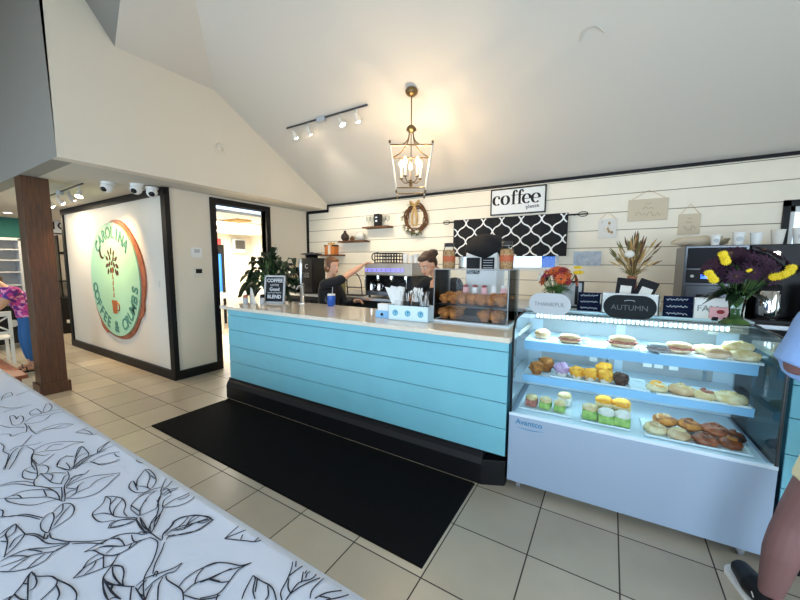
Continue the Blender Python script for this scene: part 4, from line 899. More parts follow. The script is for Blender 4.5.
# valance and rod
t = thing('curtain_rod', 'black curtain rod with oval wire finials', 'curtain rod', (-1.27,YB-.08,2.325))
MB().cyl((-.88,0,0),(.88,0,0),.011,.011,'black',10).build('rod', t)
for sx in (-1,1):
    MB().tube([V((sx*(.93+.055*math.cos(a)), 0, .028*math.sin(a))) for a in [2*PI*i/16 for i in range(16)]], .005, 'black', 6, closed=True).tube([V((sx*(.93+.055*math.cos(a)), .028*math.sin(a), 0)) for a in [2*PI*i/16 for i in range(16)]], .005, 'black', 6, closed=True).build('finial', t)
    MB().tube([V((sx*.83,.08,0)),V((sx*.83,0,0))], .008, 'black', 6).build('bracket', t)
t = thing('valance', 'black valance with white trellis pattern over the back window', 'valance', (-1.285,YB-.08,0))
def vy(x): return -.022+.012*math.sin(x*26)+.006*math.sin(x*61+1)
m = MB(); nx = 90; rows = 12; x0, x1, zt_, zb_ = -.79,.78,2.352,1.80; vs = []
for j in range(rows+1):
    z = zt_+(zb_-zt_)*j/rows
    for i in range(nx+1): x = x0+(x1-x0)*i/nx; vs.append((x, vy(x)*(.4+.6*j/rows)-.004*(j==0), z))
m.add(vs, [(j*(nx+1)+i, j*(nx+1)+i+1, (j+1)*(nx+1)+i+1, (j+1)*(nx+1)+i) for j in range(rows) for i in range(nx)], 'blackcloth', True)
m.add([V(v)+V((0,.008,0)) for v in vs], [(j*(nx+1)+i, (j+1)*(nx+1)+i, (j+1)*(nx+1)+i+1, j*(nx+1)+i+1) for j in range(rows) for i in range(nx)], 'blackcloth', True)
p_ = .132
for k in range(-7,8):
    pts = []
    for j in range(61):
        z = 2.345-.54*j/60; u_ = (z-2.09)/.27*2*PI+k*PI; s = math.sin(u_); s = math.copysign(abs(s)**.75, s); x = k*p_+.062*s
        if x0+.01 < x < x1-.01: fr = (zt_-z)/(zt_-zb_); pts.append(V((x, vy(x)*(.4+.6*fr)-.0035, z)))
        elif len(pts) > 1: m.ribbon(pts, .018, (0,-1,0), 'white'); pts = []
        else: pts = []
    if len(pts) > 1: m.ribbon(pts, .018, (0,-1,0), 'white')
m.build('patterned_fabric', t)
# hanging plaques
def plaque(x0, x1, z0, z1, top, lab, kind, tile=False):
    cx = (x0+x1)/2; t = thing('hanging_plaque', lab, 'wall plaque', (cx,YB-.012,z0), 0, 'pale hanging plaques'); w = (x1-x0)/2; h = z1-z0
    MB().box(-w,w,-.008,.008,0,h,'palesign' if not tile else 'paper').build('board', t, .003)
    m = MB(); m.tube([V((-w*.85,-.004,h)),V((0,-.002,top-z0)),V((w*.85,-.004,h))], .0025, 'tan', 5); m.build('hanging_cord', t)
    m = MB(); random.seed(int(cx*100)+500)
    if kind == 'lines':
        for k, (zz, ww) in enumerate(((.78,.15),(.58,.3),(.30,.62))):
            n = 5+3*k; m.ribbon([V((-w*ww+2*w*ww*i/n, -.009, h*zz+(.012*k+.006)*random.uniform(-1,1))) for i in range(n+1)], .006, (0,-1,0), 'palesign2')
    else:
        for k in range(9): m.ell((random.uniform(-w*.7,w*.7),-.009,h*random.uniform(.15,.85)), (.014,.003,.018), 'straw' if k % 2 else 'offwhite', 8, 6)
    m.build('raised_design', t)
plaque(-.165,.03,2.02,2.255,2.34,'small square plaque with gold flowers right of the curtain rod','flowers',True)
plaque(.137,.52,2.21,2.46,2.56,'largest pale rectangular hanging plaque in the middle of the three','lines')
plaque(.624,.815,2.035,2.26,2.37,'small pale hanging plaque farthest to the right','lines')
t = thing('wall_picture', 'pale blue unframed print low on the shiplap wall behind the flowers', 'picture', (-.27,YB-.01,1.77)); MB().box(-.155,.155,-.008,.008,-.09,.09,'paleblue').build('panel', t)
m = MB(); m.ribbon([V((.1*math.cos(a)*(1+.2*math.sin(3*a)),-.009,.05*math.sin(a))) for a in [i*.3 for i in range(20)]], .008, (0,-1,0), 'lgrey'); m.build('print', t)
# outdoors through the back window
m = MB(); m.box(-6,8,YB+.2,14,-.12,-.02,'concrete'); struct('ground_outside', m)
t = thing('outdoor_booth', 'bright blue panel standing outside the back window', 'panel', (-1.0,7.2,-.02)); MB().box(-.16,.2,0,.2,0,2.6,'bluething').build('panel', t)

# ------------------------------------------------------------------ on top of the display case
ZC = 1.3185
def stadium(w, h, n=12):
    r = h/2; return arc((w/2-r,0),r,-PI/2,PI/2,n)+arc((-w/2+r,0),r,PI/2,3*PI/2,n)
t = thing('thankful_sign', 'white oval sign reading THANKFUL at the left end of the display case', 'sign', (-.375,2.90,ZC), R(-3)); ZG = 1.3065
t.location = (-.385,2.83,1.3025)
m = MB(); m.prism(stadium(.30,.165), (0,0,.0835), (1,0,0), (0,0,1), .012, 'lgrey'); m.build('plaque', t, .002)
m = MB(); m.text('THANKFUL', .043, 'grey', (0,-.013,.08), depth=.002); m.build('lettering', t)
MB().box(-.05,.05,0,.04,0,.012,'white').build('stand', t)
t = thing('autumn_sign', 'charcoal oval sign reading AUTUMN in the middle of the display case top', 'sign', (.125,2.90,1.306), 0)
m = MB(); m.prism(stadium(.315,.165), (0,0,.084), (1,0,0), (0,0,1), .012, 'charcoal'); m.build('plaque', t, .002)
m = MB(); m.text('AUTUMN', .052, 'dimgrey', (0,-.013,.078), depth=.002); m.ribbon([V((.03*math.cos(a)-.0,-.0125,.125+.008*math.sin(a))) for a in [PI*i/8 for i in range(9)]], .003, (0,-1,0), 'lgrey'); m.build('lettering', t)
MB().box(-.05,.05,0,.04,0,.012,'charcoal').build('stand', t)
# planter box with bags
t = thing('planter_box', 'white wooden box with rounded handles behind the autumn sign', 'box', (.13,3.12,ZC), 0)
m = MB(); m.box(-.18,.18,-.07,-.062,0,.155,'white').box(-.18,.18,.062,.07,0,.155,'white').box(-.18,-.172,-.07,.07,0,.155,'white').box(.172,.18,-.07,.07,0,.155,'white').box(-.18,.18,-.07,.07,0,.006,'white'); m.build('box_body', t)
for sx in (-1,1): MB().tube([V((sx*.182,.035*math.cos(a),.10+.035*math.sin(a))) for a in [2*PI*i/14 for i in range(14)]], .007, 'offwhite', 6, closed=True).build('handle', t)
def bag(x, rot, lab, z=.0):
    t = thing('coffee_bag', lab, 'bag', (x,3.12,ZC+.008), 0, 'coffee bags in the white box'); mt = Matrix.Rotation(rot,3,'Y')
    m = MB(); m.box(-.06,.06,-.03,.03,0,.26,'blackcloth'); vs = m.v
    for v in vs:
        if v.z > .2: v.y *= .25
    m.v = [mt @ v for v in m.v]; m.build('bag_body', t, .006)
    m = MB(); m.box(-.033,.038,-.033,-.0305,.13,.205,'paper'); m.v = [mt @ v for v in m.v]; m.build('paper_label', t)
bag(.085,R(5),'black coffee bag with white label, upright left one'); bag(.165,R(20),'black coffee bag with white label, leaning right one')
# chalk cards
def chalkcards(x, lab, seed):
    t = thing('chalkboard_cards', lab, 'price sign', (x,3.12 if x < 0 else 3.10,ZC), R(2)); random.seed(seed)
    for k in range(3):
        z0 = .05*k; MB().box(-.085+.004*random.uniform(-1,1),.085,-.006+.006*k,.004+.006*k,z0,z0+.047,'navy').build('card', t)
        m = MB(); y = -.0065+.006*k
        n = 16; m.ribbon([V((-.065+.12*i/n, y, z0+.024+.009*math.sin(i*2.3+k)*(1 if i % 5 else .2))) for i in range(n+1)], .0035, (0,-1,0), 'chalk'); m.build('chalk_writing', t)
    MB().box(-.08,.08,.02,.03,0,.14,'plastblack').build('backing', t)
chalkcards(-.13,'dark blue stacked chalk price cards left of the autumn sign',1); chalkcards(.42,'dark blue stacked chalk price cards right of the autumn sign',5)
t = thing('letter_board', 'long white block sign with grey letters behind the pink card', 'sign', (.63,3.10,ZC), R(2)); MB().box(-.12,.14,0,.03,0,.145,'white').build('block', t, .002); m = MB(); m.text('FAN', .06, 'grey', (-.05,-.001,.07), depth=.002); m.build('lettering', t)
t = thing('pink_card', 'small pink card display in front of the white letter sign', 'card', (.635,3.03,ZC)); MB().box(-.055,.055,0,.02,.012,.09,'pinkbox').build('card_body', t, .002); MB().box(-.04,-.01,-.004,.02,0,.025,'plastblack').build('foot', t); MB().box(.015,.045,-.004,.02,0,.025,'plastblack').build('foot', t); m = MB(); m.ell((0,-.001,.06),(.02,.001,.014),'red',10,6); m.build('red_print', t)
# bread box picture frame behind
t = thing('picture_frame', 'black framed grey board behind the orange flowers', 'frame', (-.285,3.27,ZC), 0)
m = MB()
for a in ((-.10,-.085,0,.23),(.085,.10,0,.23),(-.1,.1,.215,.23),(-.1,.1,0,.015)): m.box(a[0],a[1],-.01,.01,a[2],a[3],'plastblack')
m.build('frame', t); MB().box(-.087,.087,-.004,.006,.012,.218,'lgrey').build('board', t); m = MB(); m.box(.035,.06,-.006,-.004,.03,.19,'plastblack').box(-.06,-.03,-.006,-.004,.03,.08,'red'); m.build('print', t)
# flowers
def flower(mb, c, r, mt, cen='yellow', petals=12, up=V((0,-.4,1))):
    up = up.normalized(); a = up.orthogonal().normalized(); b = up.cross(a); c = V(c)
    for k in range(petals):
        t_ = 2*PI*k/petals; d = a*math.cos(t_)+b*math.sin(t_); s = up.cross(d); tip = c+d*r+up*r*.15
        mb.add([c, c+d*r*.55+s*r*.2+up*r*.12, tip, c+d*r*.55-s*r*.2+up*r*.12], [(0,1,2,3)], mt)
    mb.ell(c+up*r*.1, r*.2, cen, 8, 6)
def bouquet(t, c, R_, specs, stemto, squash=(1,.8,.7)):
    c = V(c)
    for k, (n, mt, cen, r0) in enumerate(specs):
        m = MB()
        for j in range(n):
            a = random.uniform(0,2*PI); e = random.uniform(-.15,1.4); d = V((math.cos(a)*math.cos(e)*squash[0], math.sin(a)*math.cos(e)*squash[1], math.sin(e)*squash[2])); p = c+d*R_*random.uniform(.6,1)
            nd = V((d.x,d.y-.3,d.z+.2)); flower(m, p, r0*random.uniform(.8,1.15), mt, cen, 12, nd); flower(m, p+nd.normalized()*.006, r0*.65, mt, cen, 9, nd); m.tube([p, V(stemto)], .0025, 'leaf2', 4)
        m.build('blooms', t)
random.seed(21)
t = thing('flower_vase', 'vase of orange, red and yellow flowers behind the thankful sign', 'flowers', (-.375,3.12,ZC))
MB().lathe((0,0,0), [(.04,0),(.045,.1),(.03,.15),(.036,.16)], 'acrylic').build('vase', t)
bouquet(t, (.015,-.03,.235), .14, [(24,'orange','chocbake',.046),(14,'red','chocbake',.044),(9,'magenta','yellow',.04)], (0,0,.04), (1,.7,.75))
m = MB(); flower(m, (.155,-.03,.30), .05, 'yellow'); flower(m, (.15,-.05,.34), .04, 'yellow'); m.tube([V((.15,-.03,.3)),V((0,0,.1))], .003, 'leaf2', 4); m.build('blooms', t)
m = MB(); 
for k in range(26): a = random.uniform(0,6.28); leafm(m, (0,0,.15), (math.cos(a),math.sin(a)*.7,random.uniform(.2,1)), .14, .014, .5, 'leaf2', 5)
for k in range(5): m.ell((-.14+.03*random.random(),-.02,.24+.05*random.random()), .025, 'offwhite', 8, 6, nz=.5)
m.build('foliage', t)
# dark bouquet in glass vase at right
t = thing('flower_vase', 'glass vase with dark purple and yellow flowers at the right end of the case', 'flowers', (.685,2.93,ZC)); random.seed(5)
MB().lathe((0,0,0), [(.078,0),(.078,.006),(.04,.03),(.032,.07),(.045,.16),(.06,.2),(.058,.2),(.043,.16),(.029,.07),(.037,.033),(0,.02)], 'glass').build('vase', t)
MB().lathe((0,0,.004), [(.07,0),(.068,.01),(.036,.03),(.028,.07),(.030,.09)], 'leaf2').build('water_and_stems', t)
bouquet(t, (.01,-.01,.31), .185, [(40,'purple','chocbake',.068),(36,'purple','purple',.06)], (0,0,.1), (1.1,.7,.85))
m = MB()
for c in ((-.175,-.14,.315),(-.165,-.15,.295),(-.15,-.15,.275),(.10,-.17,.30),(.12,-.17,.305),(.14,-.17,.315),(.16,-.16,.33),(.17,-.15,.35),(-.105,-.12,.405),(-.10,-.13,.385),(-.115,-.12,.43),(-.01,-.19,.335)): flower(m, c, .026 if c[0] != -.01 else .012, 'yellow', 'yellow', up=V((0,-1,.4))); flower(m, V(c)+V((.008,-.004,.006)), .022 if c[0] != -.01 else .01, 'yellow', 'yellow', up=V((.3,-1,.2))); m.tube([V(c),V((0,0,.15))], .002, 'leaf', 4)
m.build('blooms', t)
m = MB()
for k in range(40): a = random.uniform(0,6.28); leafm(m, (0,0,.2), (math.cos(a),math.sin(a)*.8,random.uniform(.0,.9)), random.uniform(.12,.2), .02, .5, 'leaf', 5)
m.build('foliage', t)
# dried arrangement
t = thing('dried_arrangement', 'tall dried wheat and leaf bouquet behind the coffee bags', 'dried flowers', (.145,3.24,ZC)); random.seed(9)
MB().lathe((0,0,0), [(.035,0),(.05,.1),(.03,.25),(.035,.28)], 'terra').build('vase', t); m = MB()
for k in range(95):
    a = random.uniform(0,6.28); sp = random.uniform(.01,.155); h = random.uniform(.42,.61)-sp*.35; p1 = V((math.cos(a)*sp, math.sin(a)*sp*.6, h)); p0 = V((0,0,.25)); mid = p0.lerp(p1,.5)+V((0,0,.03)); mt = ['straw','tan','driedg','vine'][k % 4]
    m.tube([p0, mid, p1], .0022, mt, 4); d = (p1-mid).normalized(); m.tube([p1-d*.05, p1-d*.02, p1+d*.03], [.003,.008,.001], mt, 5)
for k in range(16): a = random.uniform(0,6.28); leafm(m, (0,0,.27), (math.cos(a),math.sin(a)*.6,1.1), random.uniform(.1,.2), .014, .4, ['tan','driedg'][k % 2], 5)
m.ell((-.03,-.05,.45), (.035,.02,.03), 'offwhite', 10, 8); m.build('dried_stems', t)

# ------------------------------------------------------------------ kitchen seen through the doorway
for k, (x0, x1, y0, y1) in enumerate(((-6.9,-6.3,3.5,4.75),(-8.4,-7.8,4.5,5.75),(-8.9,-8.3,3.0,4.2))):
    t = thing('ceiling_light', ['bright ceiling panel light nearest the kitchen doorway','bright ceiling panel light deeper in the kitchen','bright ceiling panel light at the far left of the kitchen'][k], 'ceiling light', ((x0+x1)/2,(y0+y1)/2,2.5), 0, 'kitchen ceiling lights'); w, d = (x1-x0)/2, (y1-y0)/2
    MB().box(-w,w,-d,d,-.03,0,'white').build('housing', t); MB().box(-w+.03,w-.03,-d+.03,d-.03,-.04,-.03,'panel').build('diffuser', t)
    ld = bpy.data.lights.new('kitchen_panel', 'AREA'); ld.shape = 'RECTANGLE'; ld.size = 2*w; ld.size_y = 2*d; ld.energy = 85; ld.color = (1,.95,.84); lo = bpy.data.objects.new('panel_light', ld); COL.objects.link(lo); lo.parent = t; lo.location = (0,0,-.06)
tag(place(MB().box(-.25,.25,-.15,.15,-.03,0,'tan').build('ceiling_vent', bevel=.004), -6.1,4.05,2.5), 'square tan vent on the kitchen ceiling', 'vent')
t = thing('towel_dispenser', 'grey paper towel dispenser on the far kitchen wall', 'dispenser', (-9.26,6.13,1.98)); MB().box(0,.16,-.2,.2,0,.42,'lgrey').build('housing', t, .04); MB().box(.16,.165,-.15,.15,.12,.36,'dsteel').build('window', t)
t = thing('kitchen_door', 'black framed glass door with blue pane in the kitchen', 'door', (-9.24,5.42,0)); MB().box(0,.04,-.28,-.18,0,2.2,'plastblack').box(0,.04,.2,.28,0,2.2,'plastblack').box(0,.04,-.18,.2,1.95,2.2,'plastblack').build('frame', t); MB().box(.0,.02,-.18,.2,.9,1.95,'bluething').build('blue_pane', t); MB().box(0,.02,-.18,.2,0,.9,'white').build('lower_panel', t); MB().box(.02,.05,-.22,.2,2.2,2.36,'redthing').build('red_sign', t)
t = thing('kitchen_worktable', 'pale kitchen work table beyond the doorway', 'table', (-8.3,5.6,0)); MB().box(-.5,.5,-.9,.8,.86,.90,'offwhite').build('top', t, .004)
for x in (-.45,.45):
    for y in (-.85,.75): MB().cyl((x,y,0),(x,y,.86),.02,.02,'steel',10).build('leg', t)
t = thing('kitchen_stool', 'low dark stool with curved white tube just inside the doorway', 'stool', (-6.25,4.55,0)); MB().box(-.25,.25,-.25,.25,.56,.66,'plastblack').build('seat', t, .02)
for x in (-.2,.2):
    for y in (-.2,.2): MB().cyl((x,y,0),(x,y,.56),.015,.015,'steel',8).build('leg', t)

# ------------------------------------------------------------------ far left area
t = thing('white_hutch', 'white open shelf hutch against the teal wall', 'hutch', (-11.98,1.55,0)); w = .74
m = MB(); m.box(0,.4,-w,-w+.04,0,2.22,'lgrey').box(0,.4,w-.04,w,0,2.22,'lgrey').box(0,.4,-w,w,2.18,2.24,'lgrey').box(0,.02,-w,w,0,2.2,'lgrey'); m.build('carcass', t)
for z in (.06,.85,1.15,1.45,1.72,1.96): MB().box(.02,.38,-w+.04,w-.04,z,z+.03,'lgrey').build('shelf', t)
for k in range(2): MB().box(.38,.4,-w+.05+k*w*.95,-.02+k*w*.95,.1,.82,'lgrey').build('door', t)
t = thing('letter_sign', 'black framed white sign with large dark letters on the far wall', 'sign', (-11.98,3.07,2.60)); MB().box(0,.03,-.16,.13,-.2,.2,'plastblack').build('frame', t); MB().box(.03,.034,-.14,.11,-.17,.17,'chalk').build('panel', t); m = MB(); m.text('1C', .26, 'black', (.035,-.015,0), (0,1,0), (0,0,1), .003, .006); m.build('lettering', t)
t = thing('wall_shelf_unit', 'dark tall display stand beyond the left end of the logo wall', 'stand', (-11.8,3.0,0)); m = MB()
m.box(-.1,.25,-.1,-.07,0,2.35,'plastblack').box(-.1,.25,.2,.23,0,1.3,'plastblack'); m.build('uprights', t)
for z in (.05,.4,.8,1.2): MB().box(-.1,.25,-.1,.23,z,z+.05,'dsteel').build('shelf', t)
tag(MB().box(-11.98,-11.93,2.98,3.14,1.9,1.96,'plastblack').build('black_speaker', bevel=.004), 'small black box on the far wall below the letter sign', 'speaker')
t = thing('dark_bin', 'black bin with pale label low behind the logo wall end', 'bin', (-11.2,2.85,0)); MB().box(-.15,.2,-.12,.2,0,.85,'plastblack').build('body', t, .01); MB().box(.2,.205,-.05,.14,.25,.33,'white').build('label_strip', t)
# bench
t = thing('wooden_bench', 'reddish wooden bench beyond the far end of the tablecloth', 'bench', (-6.45,.88,0)); MB().box(-1.0,1.05,-.15,.14,.42,.46,'benchwood').build('seat', t, .006)
for x in (-.85,.9): MB().box(x-.03,x+.03,-.12,.11,0,.42,'benchwood').build('leg', t)
# white X back chair
t = thing('white_chair', 'white wooden chair with crossed back beside the woman in pink', 'chair', (-8.65,1.28,0), R(-90))
def seatchair(t):
    MB().box(-.2,.2,-.2,.2,.42,.45,'white').build('seat', t, .008)
    for x in (-.18,.18):
        MB().box(x-.02,x+.02,-.2,-.16,0,.42,'white').build('leg', t, .003); MB().box(x-.02,x+.02,.16,.2,0,.88,'white').build('back_post', t, .003)
    m = MB(); m.box(-.2,.2,.165,.195,.80,.88,'white').box(-.18,.18,.17,.19,.50,.55,'white').build('back_rail', t, .003)
    m = MB(); m.tube([V((-.17,.18,.55)),V((.17,.18,.80))], .014, 'white', 6); m.tube([V((.17,.18,.55)),V((-.17,.18,.80))], .014, 'white', 6); m.build('crossed_splats', t)
seatchair(t)
t = thing('cafe_table', 'black cafe table where the woman in pink leans', 'table', (-8.6,.55,0)); MB().box(-.4,.4,-.4,.4,.72,.75,'plastblack').build('top', t, .004); MB().cyl((0,0,.02),(0,0,.72),.03,.03,'plastblack').build('pole', t); MB().lathe((0,0,0), [(.25,0),(.25,.015),(.03,.03)], 'plastblack').build('base', t)
t = thing('black_trolley', 'dark cart with round white logo behind the white chair', 'cart', (-10.2,1.75,0)); MB().box(-.3,.3,-.5,.25,.1,.85,'plastblack').build('body', t, .01); MB().cyl((.3,.0,.5),(.306,.0,.5),.07,.07,'lgrey').build('round_logo', t)
for x in (-.24,.24):
    for y in (-.4,.2): MB().cyl((x,y,.05),(x+.03,y,.05),.05,.05,'grey').build('wheel', t)

# ------------------------------------------------------------------ table with printed cloth
t = thing('folding_table', 'long table hidden under the printed cloth in the foreground', 'table', (-2.6,.24,0)); TX0, TX1, TY0, TY1 = -5.0,-.34,-.16,.69
MB().box(TX0+2.63,TX1+2.57,-.39,.40,.715,.745,'lgrey').build('tabletop', t)
for x in (TX0+2.8,-.1,.1,TX1+2.4):
    for y in (-.33,.33): MB().cyl((x,y,0),(x,y,.715),.014,.014,'grey',8).build('leg', t)
m = MB(); nx, ZTb = 120, .753; drop = .26
def row(o, z, wav=0):
    """closed loop around the table top, offset outward by o"""
    P_ = []; n1 = 100; n2 = 24
    for i in range(n1): P_.append((TX0+(TX1-TX0)*i/n1, TY0, 0,-1))
    for i in range(n2): P_.append((TX1, TY0+(TY1-TY0)*i/n2, 1,0))
    for i in range(n1): P_.append((TX1-(TX1-TX0)*i/n1, TY1, 0,1))
    for i in range(n2): P_.append((TX0, TY1-(TY1-TY0)*i/n2, -1,0))
    return [V((x+nx_*(o+wav*math.sin(i*.55)), y+ny_*(o+wav*math.sin(i*.55)), z)) for i, (x,y,nx_,ny_) in enumerate(P_)]
loops = [row(-.02,ZTb), row(.0,ZTb-.002), row(.012,ZTb-.012), row(.016,ZTb-.04,.001), row(.02,ZTb-.12,.006), row(.03,ZTb-drop,.014)]
nl = len(loops[0]); vs = [p for l in loops for p in l]; m.add(vs, [(k*nl+i, k*nl+(i+1) % nl, (k+1)*nl+(i+1) % nl, (k+1)*nl+i) for k in range(len(loops)-1) for i in range(nl)], 'cloth', True)
gx, gy = 160, 30; gv = []
for j in range(gy+1):
    for i in range(gx+1):
        x = TX0+.02+(TX1-TX0-.04)*i/gx; y = TY0+.02+(TY1-TY0-.04)*j/gy; e = min(1,min(i,gx-i,2*j,2*(gy-j))/2); gv.append((x,y,ZTb+min(1,e)*.004*noise.noise(V((x*2.2,y*5,0)))))
m.add(gv, [(j*(gx+1)+i, j*(gx+1)+i+1, (j+1)*(gx+1)+i+1, (j+1)*(gx+1)+i) for j in range(gy) for i in range(gx)], 'cloth', True)
INKN = V((0,0,1))
def ink(pts, w=.0045, m=m):
    pts = [V((p[0],p[1],ZTb+.0012+.004*noise.noise(V((p[0]*2.2,p[1]*5,0))))) for p in pts]; out = []
    for p in pts:
        if TX0+.03 < p.x < TX1-.03 and TY0+.03 < p.y < TY1-.012: out.append(p)
        else:
            if len(out) > 1: m.ribbon(out, w, INKN, 'ink')
            out = []
    if len(out) > 1: n_ = len(out); m.ribbon(out, [w*(.7+.3*math.sin(PI*(i+.3)/(n_))) for i in range(n_)], INKN, 'ink')
def drawleaf(p, ang, L_, w, veins=True):
    c, s = math.cos(ang), math.sin(ang)
    def q(u, v): return (p[0]+c*u-s*v, p[1]+s*u+c*v)
    bend = random.uniform(-.15,.15)*L_
    a = [q(L_*t, w*math.sin(PI*t**.85)*(1+.1*math.sin(9*t))+bend*math.sin(PI*t)) for t in [i/14 for i in range(15)]]
    b = [q(L_*t, -w*.85*math.sin(PI*t**.9)+bend*math.sin(PI*t)) for t in [i/14 for i in range(15)]]
    mid = [q(L_*t, bend*math.sin(PI*t)+.06*w*math.sin(5*t)) for t in [i/14 for i in range(14)]]
    ink(a); ink(b); ink(mid, .0035)
    if veins:
        for t in (.25,.42,.6,.75):
            for sg in (1,-1):
                v1 = sg*w*.85*math.sin(PI*min(1,t+.14)); ink([q(L_*t, bend*math.sin(PI*t)), q(L_*(t+.07), v1*.55+bend), q(L_*(t+.15), v1*.9+bend*math.sin(PI*(t+.15)))][:3], .0022)
def drawbud(p, ang, L_):
    c, s = math.cos(ang), math.sin(ang)
    def q(u, v): return (p[0]+c*u-s*v, p[1]+s*u+c*v)
    for k, (w, o) in enumerate(((.42,0),(.3,.12),(.3,-.14),(.12,.0))):
        ink(cat([V(q(0,0)+(0,)), V(q(L_*.3, L_*(w+o))+(0,)), V(q(L_*.75, L_*(w*.8+o))+(0,)), V(q(L_*(1-.08*k), L_*o*.5)+(0,)), V(q(L_*.7, -L_*(w*.75-o))+(0,)), V(q(L_*.28, -L_*(w-o))+(0,)), V(q(0,0)+(0,))], 5), .0042)
random.seed(44)
